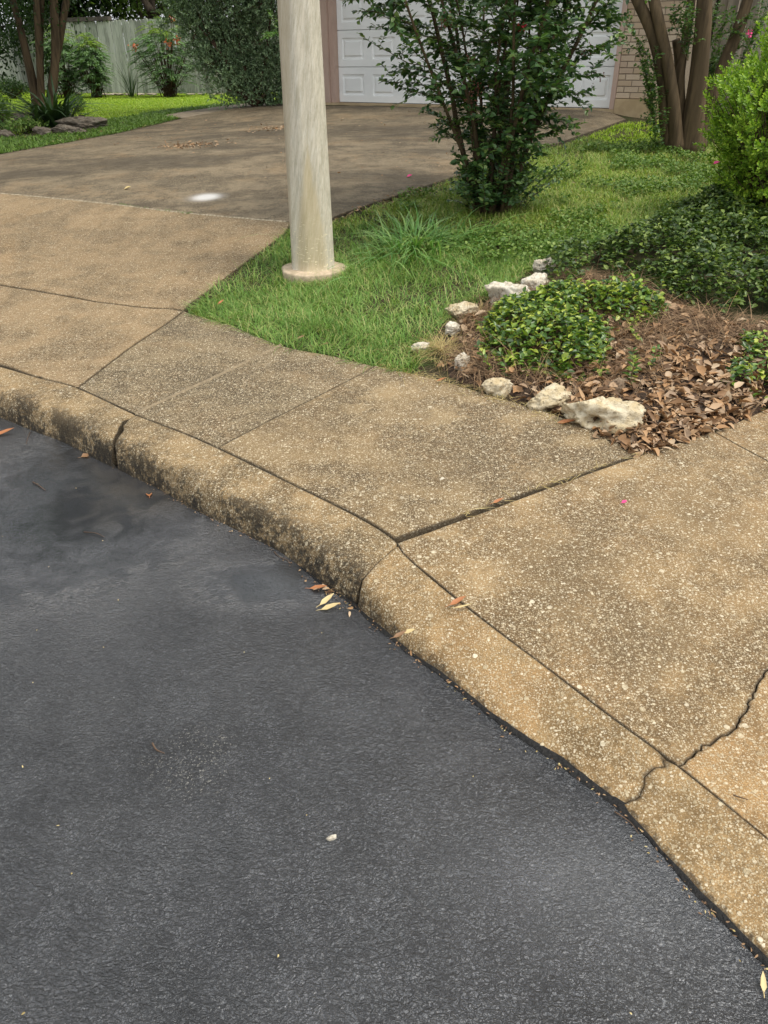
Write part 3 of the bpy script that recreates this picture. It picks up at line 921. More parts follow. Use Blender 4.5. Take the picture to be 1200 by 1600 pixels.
# shaft: rounded octagon, tapering
mb = MB()
n = 48
th = np.linspace(0, 2 * np.pi, n, endpoint=False)
oct_r = 1 / np.cos(((th + rad(10)) % (np.pi / 4)) - np.pi / 8)
oct_r = .9 * np.minimum(oct_r, 1.062) + .1
zs = np.concatenate([[.038, .042, .055, .1], np.linspace(.2, 6.0, 60)])
rs = .147 - .0145 * zs; rs[0] += .006; rs[1] += .004
rings = [np.column_stack([pb[0] + r * oct_r * np.cos(th), pb[1] + r * oct_r * np.sin(th), np.full(n, pz + z)]) for r, z in zip(rs, zs)]
i = np.arange(n); i2 = (i + 1) % n
mb.add(np.vstack(rings), *[np.stack([i + k * n, i2 + k * n, i2 + (k + 1) * n, i + (k + 1) * n], 1) for k in range(len(zs) - 1)])
mb.add(rings[-1], [list(range(n))])
mb.build('shaft', M_pole, post)

# ---- the house with its garage door
HX = np.array([math.cos(rad(-32.04)), math.sin(rad(-32.04)), 0])      # along the front, to the right
HN = np.array([HX[1], -HX[0], 0])                                     # out towards the street
HO = np.array([-.789, 14.915, CAM_Z - .690])                          # lower left corner of the door
DW = 4.88
def hp(a, o, z): return HO + HX * a + HN * o + np.array([0, 0, z])
HR = np.column_stack([HX, HN, [0, 0, 1]])
def hbox(mb, a0, a1, o0, o1, z0, z1):
    return mb.box(hp((a0 + a1) / 2, (o0 + o1) / 2, (z0 + z1) / 2), (a1 - a0, o1 - o0, z1 - z0), HR)
M_door = plain_mat('white_door_paint', (.84, .85, .83), (.77, .78, .76), 1.2, .5, .06, (1, 1, 3))
M_trim = plain_mat('pinkish_trim_paint', (.50, .36, .29), (.43, .31, .25), 3, .6, .08, (3, 3, 1))
M_mortar = plain_mat('mortar', (.26, .21, .155), (.18, .145, .105), 40, .95, .4)
def brick_material():
    t = NT('buff_brick')
    g = t.n('ShaderNodeNewGeometry')
    c = t.ramp(g.outputs['Random Per Island'], [(0, (.42, .31, .21)), (.3, (.49, .38, .27)), (.6, (.54, .43, .32)), (.85, (.45, .34, .25)), (1, (.57, .47, .35))])
    n = t.noise(t.pos(), 70, 5, .7)
    c = t.mix(t.step(n, .5, .7, 0, .4), c, (.33, .26, .19))
    return t.done(c, .88, t.bump(n, .5, .006), .2)
M_brick = brick_material()
M_found = plain_mat('foundation_concrete', (.50, .38, .23), (.38, .28, .16), 6, .9, .3)
M_shingle = plain_mat('roof_shingle', (.16, .14, .12), (.09, .08, .07), 30, .9, .4)
house = empty('garage_house', hp(DW / 2, 0, 0), 'house of buff brick behind the driveway, with a white panelled garage door', 'house')
W0, W1, DEP, RC = -.75, 5.85, -7.0, .14     # wall from a=W0 to W1; the door lies RC back from the face
WH = 2.75
# bricks on the front (courses of real bricks), around the opening
def bricks(mb, a0, a1, z0, z1, oface, holes=()):
    bl, bh, mj = .196, .066, .0105
    k = 0; z = z0
    g = np.random.default_rng(3)
    while z + bh <= z1 + .001:
        a = a0 - (bl / 2 if k % 2 else 0)
        while a < a1 - .01:
            s, e = max(a, a0), min(a + bl, a1)
            for h0, h1, hz in holes:
                if z < hz and e > h0 and s < h1:
                    if s < h0: e = min(e, h0)
                    elif e > h1: s = max(s, h1)
                    else: e = s
            if e - s > .03:
                d = g.normal(0, .0012)
                c = .0035
                A = [(s, z), (e, z), (e, z + bh), (s, z + bh)]
                B = [(s + c, z + c), (e - c, z + c), (e - c, z + bh - c), (s + c, z + bh - c)]
                V = [hp(x, oface - .008, y) for x, y in A] + [hp(x, oface + d, y) for x, y in A] + [hp(x, oface + .004 + d, y) for x, y in B]
                q = []
                for o_ in (0, 4):
                    for i_ in range(4):
                        q.append([o_ + i_, o_ + (i_ + 1) % 4, o_ + 4 + (i_ + 1) % 4, o_ + 4 + i_])
                q.append([8, 9, 10, 11])
                mb.add(V, np.array(q)[:, ::-1])
            a += bl + mj
        z += bh + mj; k += 1
    return mb
mb = MB()
bricks(mb, W0, -.235, .06, WH, 0.0)
bricks(mb, DW + .075, W1, .155, WH, 0.0)
bricks(mb, -.235, DW + .075, 2.30, WH, 0.0)
mb.build('brick_facing', M_brick, house, smooth=False)
mb = MB()
hbox(mb, W0, -.235, -.22, -.005, -.1, WH); hbox(mb, DW + .075, W1, -.22, -.005, .152, WH); hbox(mb, -.235, DW + .075, -.22, -.005, 2.295, WH)
hbox(mb, W0, W0 + .2, DEP, -.222, -.1, WH); hbox(mb, W1 - .2, W1, DEP, -.222, -.1, WH)
hbox(mb, W0, W1, DEP - .2, DEP - .002, -.1, WH)
mb.build('wall', M_mortar, house, smooth=False)
mb = MB()
hbox(mb, DW + .078, W1 + .02, -.25, .028, -.45, .148)
hbox(mb, -.25, DW + .075, -.4, .03, -.25, .012)
mb.build('foundation', M_found, house, smooth=False)
# trim round the door
fr = MB()
hbox(fr, -.225, -.095, -.16, .022, .014, 2.29)
hbox(fr, -.092, -.004, -.16, -.020, .014, 2.17)
hbox(fr, DW + .004, DW + .072, -.16, .020, .014, 2.29)
hbox(fr, -.092, DW + .002, -.16, .018, 2.175, 2.29)
fr.build('door_trim', M_trim, house, smooth=False)
door = MB()
hbox(door, -.002, DW + .002, -.20, -RC - .025, .016, 2.172)
gd = door.build('garage_door', M_door, house, smooth=False)
M_rub = plain_mat('rubber_seal', (.05, .048, .045), (.09, .085, .08), 30, .8, .3)
sl_ = MB(); hbox(sl_, .0, DW, -RC - .02, -RC + .006, .0125, .0175); sl_.build('bottom_seal', M_rub, gd, smooth=False)
SH = .533
for s in range(4):
    mb = MB()
    z0, z1 = .018 + s * SH, .018 + (s + 1) * SH - .006
    op = -RC
    # the face of the section with its raised panels: a strip grid pushed in and out
    n_p = 8
    xs, prof = [0.0], None
    pw = DW / n_p
    cols = [0.0]
    for p in range(n_p):
        c0 = p * pw
        cols += [c0 + .085, c0 + .10, c0 + .125, c0 + .150, c0 + pw - .150, c0 + pw - .125, c0 + pw - .10, c0 + pw - .085]
    cols += [DW]
    rows = [z0, z0 + .004, z0 + .105, z0 + .12, z0 + .145, z0 + .170, z1 - .170, z1 - .145, z1 - .12, z1 - .105, z1 - .004, z1]
    dc = [0] + [0, -.016, -.020, .002, .002, -.020, -.016, 0] * n_p + [0]
    dr_ = [-.012, 0, 0, -.016, -.020, .002, .002, -.020, -.016, 0, 0, -.012]
    V = []
    for zi, z in enumerate(rows):
        for ci, a in enumerate(cols):
            inx = dc[ci]; iny = dr_[zi]
            if zi in (0, 11): o = iny
            elif inx == 0 or iny == 0: o = 0.0
            elif inx == .002 and iny == .002: o = .002
            elif inx == .002: o = iny
            elif iny == .002: o = inx
            else: o = max(-.020, min(inx, iny)) if (inx == -.016 or iny == -.016) else -.020
            V.append(hp(a, op + o, z))
    nc = len(cols)
    i_ = np.arange(len(rows) - 1)[:, None] * nc; j_ = np.arange(nc - 1)[None]
    F = np.stack([i_ + j_, i_ + nc + j_, i_ + nc + j_ + 1, i_ + j_ + 1], -1).reshape(-1, 4)
    mb.add(V, F)
    mb.build('door_section', M_door, gd, smooth=False)
# roof with eaves, above the frame
mb = MB()
e = .5
A = [hp(W0 - e, e, WH - .02), hp(W1 + e, e, WH - .02), hp(W1 + e, DEP - e, WH - .02), hp(W0 - e, DEP - e, WH - .02)]
m0, m1 = hp(W0 + 3, DEP / 2, WH + 1.9), hp(W1 - 3, DEP / 2, WH + 1.9)
dn = np.array([0, 0, .16])
V = [a for a in A] + [a + dn for a in A] + [m0 + dn, m1 + dn]
mb.add(V, [[0, 3, 2, 1], [0, 1, 5, 4], [1, 2, 6, 5], [2, 3, 7, 6], [3, 0, 4, 7], [4, 5, 9, 8], [6, 7, 8, 9]], [[5, 6, 9], [7, 4, 8]])
mb.build('roof', M_shingle, house, smooth=False)

# ---- fences of upright planks
def plank_mat(name, c1, c2, c3):
    t = NT(name)
    g = t.n('ShaderNodeNewGeometry')
    v = t.pos()
    gr = t.noise(t.map(v, (14, 14, .7)), 3.5, 7, .65)
    big = t.noise(t.map(v, (1.4, 1.4, .5)), 2.2, 4, .6)
    c = t.mix(t.step(gr, .38, .60), c1, c2)
    c = t.mix(t.step(g.outputs['Random Per Island'], .3, 1, 0, .6), c, c3)
    c = t.mix(t.step(g.outputs['Random Per Island'], .35, .0, 0, .6), c, [x * .8 for x in c2])
    c = t.mix(t.step(big, .48, .68, 0, .6), c, [x * .5 for x in c2])
    return t.done(c, .88, t.bump(gr, .5, .006), .2)
M_plank = plank_mat('grey_green_planks', (.54, .57, .46), (.26, .28, .22), (.64, .66, .55))
M_plank2 = plank_mat('grey_brown_planks', (.33, .29, .23), (.21, .18, .14), (.42, .38, .31))
M_rail = plain_mat('fence_rail_wood', (.12, .10, .08), (.07, .06, .05), 12, .9, .3)
def fence(line, h, name, label, mat, seed, cap=None, sw=.0):
    g = np.random.default_rng(seed)
    line = [np.asarray(p, float) for p in line]
    root = empty(name, line[0], label, 'fence')
    mb, rl, po = MB(), MB(), []
    for a, b in zip(line[:-1], line[1:]):
        d = b - a; L = np.linalg.norm(d[:2]); u = d / L; nrm = np.array([-u[1], u[0], 0])
        if nrm @ (CAM - a) < 0: nrm = -nrm
        s = 0
        while s < L - .05:
            w = .138 + g.normal(0, .003)
            z = a[2] + d[2] * s / L
            hh = h + g.normal(0, .012)
            c = a + u * (s + w / 2); lean = g.normal(0, .0006)
            o = nrm * (.018 + g.normal(0, .007))
            T = .016
            x0, x1 = -w / 2 + .004, w / 2 - .004
            q = [(x0, 0), (x1, 0), (x1, hh - .03), (x1 - .03, hh), (x0 + .03, hh), (x0, hh - .03)]
            base = np.array([c[0], c[1], z])
            V = [base + o + u * (x + lean * y * 3) + np.array([0, 0, y]) + nrm * T for x, y in q] + [base + o + u * (x + lean * y * 3) + np.array([0, 0, y]) for x, y in q]
            k = np.arange(6)
            mb.add(V, [[0,1,2,3,4,5], [11,10,9,8,7,6]], np.stack([k, k + 6, (k + 1) % 6 + 6, (k + 1) % 6], 1))
            s += w + .004
        Rm = np.column_stack([u, nrm, [0, 0, 1]])
        for zz in (.3, .95, 1.6):
            rl.box((a + b) / 2 + np.array([0, 0, zz]) - nrm * .03, (L, .04, .09), Rm)
        n = max(1, int(L / 2.4))
        for i in range(n + 1):
            po.append((a + d * i / n - nrm * .1, Rm))
    mb.build('planks', mat, root, smooth=False)
    rl.build('rails', M_rail, root, smooth=False)
    for c, Rm in po:
        MB().box(c + np.array([0, 0, h / 2 - .05]), (.09, .09, h - .1), Rm).build('post', M_rail, root, smooth=False)
    if cap:
        a, b = [np.asarray(p, float) for p in cap]
        d = b - a; u = d / np.linalg.norm(d); nrm = np.array([-u[1], u[0], 0]); 
        MB().box((a + b) / 2, (np.linalg.norm(d), .16, .10), np.column_stack([u, nrm, [0, 0, 1]])).build('cap_rail', M_rail, root, smooth=False)
    return root
zf = .56
f0 = atz(470, 149.5, zf); f1 = atz(330, 148, zf); f2 = atz(100, 145, zf); f3 = atz(-8, 128, zf)
f3 = f2 + (f3 - f2) * .9
f4 = f3 + (f3 - f2) / np.linalg.norm(f3 - f2) * 6
_t = np.array([0, 0, 1.88])
fence([f4, f3, f2, f1, f0], 1.83, 'board_fence', 'long weathered grey-green board fence at the back of the left lawn', M_plank, 1, (f2 + _t + (f1 - f2) * .0, f2 + _t + (f1 - f2) * .42))
q0 = hp(W1 + .05, -1.2, 0); q0[2] = .72
q1 = q0 + (HX * 4.6 + HN * .3); q1[2] = .66
fence([q0, q1], 1.83, 'side_fence', 'grey-brown board fence right of the brick wall, behind the tree with many trunks', M_plank2, 2)
# ================================================================== PLANTS
def rnd_dir(n, up=0.0, g=RNG):
    v = g.normal(0, 1, (n, 3)); v[:, 2] += up
    return norm(v)
def upness(n, spread=.6, g=RNG):
    return norm(np.array([0, 0, 1.0]) + g.normal(0, spread, (n, 3)))
def stem_path(p, d, L, n, g, grav=0.0, wander=.12, up=0.0):
    P = [np.asarray(p, float)]; d = norm(np.asarray(d, float))
    for k in range(n):
        d = norm(d + g.normal(0, wander, 3) / math.sqrt(n) * 1.6 + np.array([0, 0, (up - grav) / n]))
        P.append(P[-1] + d * L / n)
    return np.array(P)

M_bark = bark_mat('myrtle_bark', (.12, .083, .045), (.05, .035, .019), 7, .10)
M_bark_d = bark_mat('dark_bark', (.085, .066, .045), (.04, .031, .022), 8, .15)
M_twig = plain_mat('twig_bark', (.12, .07, .04), (.06, .04, .025), 30, .85, .2)
M_twig_g = plain_mat('green_twig', (.10, .12, .04), (.12, .08, .04), 20, .7, .1)
M_myrtle = leaf_mat('myrtle_leaves', [(.035,.078,.028),(.053,.115,.040),(.074,.152,.047),(.109,.196,.053),(.203,.288,.070)], .36, .25, .5)
M_tree_dk = leaf_mat('tree_leaves_dark', [(.023,.052,.016),(.039,.078,.021),(.058,.111,.026)], .5, .3)
M_tree_lt = leaf_mat('tree_leaves_light', [(.084,.156,.024),(.132,.228,.042),(.204,.300,.060)], .5, .4)
M_bush_y = leaf_mat('yellow_green_leaves', [(.092,.185,.015),(.158,.284,.024),(.238,.396,.034),(.343,.502,.047),(.475,.607,.073)], .42, .32, .4)
M_sage = leaf_mat('grey_green_leaves', [(.110,.169,.092),(.162,.240,.127),(.228,.327,.169),(.336,.436,.250)], .6, .2, .25)
M_jas_d = leaf_mat('groundcover_leaves', [(.026,.052,.012),(.042,.080,.017),(.062,.11,.022),(.105,.16,.03),(.20,.26,.05)], .42, .2, .35)
M_jas_l = leaf_mat('clump_leaves', [(.026,.060,.013),(.042,.092,.016),(.062,.13,.02),(.10,.185,.026),(.17,.26,.032),(.30,.38,.05),(.42,.46,.08)], .34, .25, .5)
M_fern = leaf_mat('ferny_leaves', [(.122,.215,.101),(.186,.301,.136),(.259,.388,.186)], .55, .3, .3)
M_fern_y = leaf_mat('young_ferny_leaves', [(.16,.25,.04),(.24,.33,.06)], .55, .35, .3)
M_strap = leaf_mat('strappy_leaves', [(.026,.058,.021),(.046,.091,.029),(.072,.117,.036)], .4, .15, .4)
M_grass = leaf_mat('lawn_blades', [(.112,.217,.044),(.151,.283,.059),(.198,.342,.077),(.276,.395,.098),(.527,.461,.211)], .5, .3, .3, patch=(1.6, (.8,.85,.75)))
M_grass_m = leaf_mat('rough_lawn_blades', [(.132,.225,.037),(.193,.303,.050),(.272,.388,.069),(.373,.434,.109),(.497,.420,.186)], .5, .3, .3, patch=(1.3, (.75,.8,.7)))
M_grass_b = leaf_mat('sunlit_lawn_blades', [(.184,.302,.024),(.254,.389,.032),(.324,.454,.043),(.410,.497,.065)], .5, .35, .3)  # yellow-green with sunlight put into the blade colour
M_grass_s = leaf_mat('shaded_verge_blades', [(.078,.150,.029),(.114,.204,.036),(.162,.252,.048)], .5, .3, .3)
M_clover = leaf_mat('clover_leaves', [(.075,.144,.027),(.106,.188,.037),(.150,.237,.050),(.237,.312,.075)], .5, .25, .3)
M_long = leaf_mat('long_blades', [(.081,.203,.041),(.135,.284,.068),(.203,.365,.095),(.297,.432,.135)], .42, .3, .4)
M_straw = leaf_mat('straw', [(.27,.20,.075),(.40,.31,.13),(.50,.41,.20)], .8, .1, .2)
M_thatch = leaf_mat('dead_stems', [(.075,.045,.027),(.150,.090,.050),(.240,.150,.083),(.330,.225,.128)], .8, .0, .2)
M_litter = leaf_mat('dead_leaves', [(.08,.043,.020),(.20,.110,.050),(.34,.19,.085),(.42,.27,.145),(.30,.205,.13),(.52,.39,.25)], .62, .08, .35, (1, .8, .6))
def petal_mat(name, c, trans=.2):
    return leaf_mat(name, [c, [x * 1.3 for x in c]], .5, trans, .3, (1, .8, .8))
M_red = petal_mat('red_petals', (.45, .02, .04)); M_orange = petal_mat('orange_petals', (.45, .13, .05)); M_pink = petal_mat('pink_petals', (.60, .06, .20))
M_bud = petal_mat('red_brown_buds', (.13, .045, .03), 0)

# ---------------------------------------------------------------- grass
LAWN_A = GP([(291,488),(330,452),(372,421),(412,393),(445,366),(458,349),(517,344),(605,315),(693,285),(785,256),(875,226),(979,190),(1015,188),(1110,180),(1200,200),(1230,300),(1060,330),(960,380),(870,405),(820,425),(790,455),(720,480),(690,505),(672,545),(640,584),(587,573),(520,557),(438,541),(362,509)])
def scatter(poly, dens, g):
    mn, mx = poly.min(0), poly.max(0)
    n = int(np.prod(mx - mn) * dens)
    q = g.uniform(mn, mx, (n, 2))
    return q[pip(q, poly)]
g = np.random.default_rng(21)
q = scatter(LAWN_A, 9000, g)
Yd = q[:, 1]
keep = g.random(len(q)) < np.where(Yd < 6.3, 1.0, np.clip(1.25 - (Yd - 5.3) * .2, .28, 1))
den = fbm(q[:, 0], q[:, 1], 2.3, 3)
keep &= g.random(len(q)) < np.clip(.35 + (den - .3) * 3, .25, 1)
c_shrub = G(765, 325)[:2]; c_tree = G(1065, 232)[:2]
keep &= (np.hypot(q[:, 0] - c_shrub[0], q[:, 1] - c_shrub[1]) > .17) & (np.hypot(q[:, 0] - c_tree[0], q[:, 1] - c_tree[1]) > .2)
keep &= np.hypot(q[:, 0] - pb[0], q[:, 1] - pb[1]) > .235
# thin strip of bare soil and litter beside the driveway
ed = polydist(q, DRIVE)
keep &= (ed > .10) | (q[:, 1] > 8.2) | (g.random(len(q)) < .3)
q = q[keep]
_a, _r = g.uniform(0, 6.283, 900), .236 + np.abs(g.normal(0, .03, 900))       # grass crowding the pole's footing
q = np.vstack([q, pb[:2] + np.column_stack([np.cos(_a) * _r, np.sin(_a) * _r])])
# far mix line: beyond about the shrub the lawn turns into a rougher mix, near the garage sunlight is put into its colour
ln = q[:, 1] + (fbm(q[:, 0], q[:, 1], 1.3, 8) - .5) * 2.0
near_m, sunlit = ln < 6.1, (ln > 10.3)
for nm, mk, mat, L0, L1, w0 in (('lawn_grass', near_m, M_grass, .055, .135, .0044), ('rough_grass', ~near_m & ~sunlit, M_grass_m, .04, .10, .0065), ('sunlit_grass', sunlit, M_grass_b, .04, .075, .012)):
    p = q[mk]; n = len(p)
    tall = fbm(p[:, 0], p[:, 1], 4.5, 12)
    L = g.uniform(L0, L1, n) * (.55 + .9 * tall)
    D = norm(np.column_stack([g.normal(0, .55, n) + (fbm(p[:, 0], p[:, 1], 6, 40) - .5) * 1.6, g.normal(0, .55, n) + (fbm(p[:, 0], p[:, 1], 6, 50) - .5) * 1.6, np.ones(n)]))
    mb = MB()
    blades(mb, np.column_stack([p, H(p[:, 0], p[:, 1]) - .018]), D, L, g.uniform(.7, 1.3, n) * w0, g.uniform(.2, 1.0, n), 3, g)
    tag(mb.build(nm, mat), {'lawn_grass': 'fine green grass around the pole and along the pavement', 'rough_grass': 'rough mixed grass between the driveway and the bushes', 'sunlit_grass': 'short grass painted as sunlit, below the brick wall by the garage'}[nm], 'grass', kind='stuff')
# clover and small weeds in the rough part
q = scatter(LAWN_A, 3000, g)
m_ = fbm(q[:, 0], q[:, 1], 1.9, 66) + (fbm(q[:, 0], q[:, 1], 7, 67) - .5) * .5
q = q[(q[:, 1] > 5.3) & (q[:, 1] < 9.8) & (m_ > .56 + .10 * (fbm(q[:, 0], q[:, 1], 14, 91) - .5)) & (q[:, 0] > .15) & (np.hypot(q[:, 0] - c_tree[0], q[:, 1] - c_tree[1]) > .25)]
n = len(q)
mb = MB()
leaves(mb, np.column_stack([q, H(q[:, 0], q[:, 1]) + g.uniform(.01, .07, n)]), rnd_dir(n, .2, g) * [1, 1, .4], upness(n, .5, g), g.uniform(.016, .034, n), g.uniform(.014, .028, n), 'round')
tag(mb.build('clover_patch', M_clover), 'patches of low round-leaved weeds in the rough grass', 'weeds', kind='stuff')
# small weeds in the near lawn edge
# ---------------------------------------------------------------- left lawn
LAWN_B = np.vstack([GP([(-230,275),(0,238),(100,221),(200,202),(290,181)]), GP([(385,164)]), GP([(445,160)]), f0[None, :2], f1[None, :2], f2[None, :2], f3[None, :2], [[-16, 14]]])
q = scatter(LAWN_B, 1500, g)
keep = ~pip(q, PATH)
beds = GP([(-60,205),(0,212),(60,212),(140,200),(155,188),(120,176),(0,172),(-60,180)])
keep &= ~pip(q, beds) | (g.random(len(q)) < .12)
q = q[keep]
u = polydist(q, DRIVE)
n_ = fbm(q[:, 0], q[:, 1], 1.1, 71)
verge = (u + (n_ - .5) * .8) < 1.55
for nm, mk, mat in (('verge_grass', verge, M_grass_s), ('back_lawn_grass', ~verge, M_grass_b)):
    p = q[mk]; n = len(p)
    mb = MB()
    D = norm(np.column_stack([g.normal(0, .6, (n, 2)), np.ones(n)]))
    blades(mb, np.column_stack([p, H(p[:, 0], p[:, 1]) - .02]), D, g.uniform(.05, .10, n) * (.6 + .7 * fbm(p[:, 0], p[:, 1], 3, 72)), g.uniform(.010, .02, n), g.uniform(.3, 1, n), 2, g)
    tag(mb.build(nm, mat), {'verge_grass': 'dull green strip of grass along the left edge of the driveway', 'back_lawn_grass': 'yellow-green lawn painted as sunlit, in front of the back fence'}[nm], 'grass', kind='stuff')

# ---------------------------------------------------------------- leafy stems
class Plant:
    def __init__(s, seed):
        s.g = np.random.default_rng(seed); s.stems = MB(); s.P, s.D, s.N, s.L, s.W = [], [], [], [], []
    def leaf_along(s, path, step, L, W, start=0.0, pairs=True, up=.3):
        g = s.g
        seg = np.linalg.norm(np.diff(path, axis=0), axis=1); cs = np.concatenate([[0], np.cumsum(seg)])
        t = np.arange(cs[-1] * start + step * .5, cs[-1] + step, step)
        t = np.minimum(t, cs[-1])
        P = np.stack([np.interp(t, cs, path[:, k]) for k in range(3)], 1)
        T = np.stack([np.interp(t, cs[:-1], norm(np.diff(path, axis=0))[:, k]) for k in range(3)], 1)
        sd = norm(np.cross(T, np.array([0, 0, 1.0]) + g.normal(0, .15, T.shape)))
        for sg in ((1, -1) if pairs else (1,)):
            D = norm(T * .55 + sd * sg + np.array([0, 0, up]) * g.uniform(-.6, 1, (len(t), 1)) + g.normal(0, .28, T.shape))
            s.P.append(P + D * .004); s.D.append(D); s.N.append(norm(np.array([0, 0, 1.0]) + g.normal(0, .42, T.shape) + T * .2))
            k = 1 - .35 * np.abs(t / cs[-1] - .45)
            s.L.append(L * k * g.uniform(.7, 1.2, len(t))); s.W.append(W * k * g.uniform(.75, 1.2, len(t)))
    def leafmb(s, kind='ovate', fold=.16, curl=.14):
        return leaves(MB(), np.vstack(s.P), np.vstack(s.D), np.vstack(s.N), np.concatenate(s.L), np.concatenate(s.W), kind, fold, curl)

# ---- crape myrtle bush in front of the garage door
def myrtle_bush():
    pl = Plant(5); g = pl.g
    b = G(765, 325)
    root = empty('crape_myrtle_bush', b, 'dark green leafy bush with many thin stems in front of the garage door', 'bush')
    buds = MB(); bc = []
    for k in range(17):
        a = 2 * np.pi * k / 17 + g.normal(0, .2)
        p = b + np.array([math.cos(a) * g.uniform(.04, .17), math.sin(a) * g.uniform(.04, .17), -.04])
        sp = g.uniform(.04, .24) if k % 3 else g.uniform(.20, .33)
        d = np.array([math.cos(a) * sp, math.sin(a) * sp, 1])
        L = g.uniform(2.0, 2.9)
        path = stem_path(p, d, L, 16, g, 0, .13, .1)
        pl.stems.tube(path, np.linspace(.017 if k % 2 else .026, .004, len(path)), 7)
        pl.leaf_along(path, .045, .062, .036, .08)
        s = .06 if k % 2 else .22
        while s < .99:
            i = s * 16; i0 = int(i); f = i - i0
            q = path[i0] * (1 - f) + path[min(i0 + 1, 16)] * f
            ba = g.uniform(0, 6.283)
            if g.random() < .6: ba = a + g.normal(0, .8)
            z = q[2] - b[2]
            bl = np.interp(z, [0, .3, .7, 1.1, 1.5, 2.2, 3], [.14, .20, .33, .47, .54, .54, .32]) * g.uniform(.65, 1.15)
            bd = np.array([math.cos(ba), math.sin(ba), g.uniform(.15, .95)])
            bp = stem_path(q, bd, bl, 7, g, .35, .16)
            pl.stems.tube(bp, np.linspace(.0045, .0015, len(bp)), 5, cap=False)
            pl.leaf_along(bp, .029, .070, .040, .08)
            for _ in range(2):
                if g.random() < .8:
                    j = g.integers(2, 6)
                    d2 = norm(norm(bp[j + 1] - bp[j]) + g.normal(0, .55, 3))
                    b2 = stem_path(bp[j], d2, bl * .5, 5, g, .2, .2)
                    pl.stems.tube(b2, np.linspace(.0025, .001, len(b2)), 4, cap=False)
                    pl.leaf_along(b2, .026, .062, .036, .06)
            if g.random() < .07 and z > .6: bc.append(bp[-1])
            s += g.uniform(.032, .062) * (1 if z > .25 else .5)
    # long stray shoots that reach out at the sides, as in the photo
    for (x0, y0, x1, y1, dy) in ((770,150,925,140,-.15),(790,190,912,190,-.2),(700,110,562,55,.1),(720,150,596,122,-.2),(800,90,905,10,-.1),(690,60,575,5,0)):
        p0, p1 = atY(x0, y0, b[1] + dy), atY(x1, y1, b[1] + dy)
        tt = np.linspace(0, 1, 10)[:, None]
        path = p0 * (1 - tt) + p1 * tt + np.array([0, 0, -.06]) * (tt - tt * tt) * 3 + g.normal(0, .006, (10, 3))
        pl.stems.tube(path, np.linspace(.005, .0015, 10), 5, cap=False)
        pl.leaf_along(path, .032, .062, .036, .15)
        for j in (3, 5, 7):
            d2 = norm(norm(path[j + 1] - path[j]) + g.normal(0, .5, 3))
            b2 = stem_path(path[j], d2, .22, 5, g, .2, .2)
            pl.stems.tube(b2, np.linspace(.0025, .001, len(b2)), 4, cap=False)
            pl.leaf_along(b2, .03, .05, .03, .1)
    # bushy suckers at the foot
    for k in range(90):
        a = g.uniform(0, 6.283); r = abs(g.normal(0, .11))
        p = b + np.array([math.cos(a) * r, math.sin(a) * r, 0])
        bp = stem_path(p, [math.cos(a) * .7, math.sin(a) * .7, 1], g.uniform(.18, .50), 6, g, .3, .2)
        pl.stems.tube(bp, np.linspace(.003, .001, 7), 4, cap=False)
        pl.leaf_along(bp, .028, .052, .030, .1)
    pl.stems.build('stems', M_bark, root)
    pl.leafmb().build('foliage', M_myrtle, root)
    for p in bc + [atY(745, 140, b[1] - .45), atY(738, 155, b[1] - .45)]:
        n = 26
        off = g.normal(0, .028, (n, 3))
        leaves(MB(), p + off, rnd_dir(n, .5, g), rnd_dir(n, 0, g), .013, .011, 'round', .6, .5).build('buds_or_blossoms', M_bud, root)  # clusters of closed red-brown flower buds
    n = 30
    fl = atY(812, 46, b[1] - .25)
    leaves(MB(), fl + g.normal(0, .016, (n, 3)), rnd_dir(n, .5, g), rnd_dir(n, 0, g), .022, .02, 'round', .3, .3).build('buds_or_blossoms', M_red, root)
myrtle_bush()

# ---- multi-trunked trees
def trunk_from(mb, pts, Y, r0, r1, seed, n=26, wob=.10):
    P = np.array([atY(x, y, Y + dy) for x, y, dy in pts])
    P = smooth_curve(P, n)
    t = np.linspace(0, 1, n)
    r = r0 + (r1 - r0) * t
    r = r * (1 + .35 * np.exp(-t * 14))
    mb.tube(P, r, 16, True, wob, seed)
    return P
def crown(pl_mb, c, R, n_cl, per, L, Wd, g, kind='ovate', hang=0, cl_r=.35, flat=None):
    c = np.asarray(c); R = np.asarray(R)
    d = rnd_dir(n_cl, 0, g)
    rr = g.uniform(.35, 1.0, n_cl) ** .6
    cc = c + d * rr[:, None] * R
    cs = g.uniform(.5, 1.2, n_cl) * cl_r
    P = np.repeat(cc, per, 0) + g.normal(0, 1, (n_cl * per, 3)) * np.repeat(cs, per)[:, None] * [1, 1, .7] * .6
    if flat is not None: P = P[P[:, 2] > flat + g.uniform(-.05, .35, len(P))]
    n = len(P)
    leaves(pl_mb, P, rnd_dir(n, -.3 - hang, g), upness(n, .7, g), L * g.uniform(.65, 1.25, n), Wd * g.uniform(.7, 1.2, n), kind)
    return cc

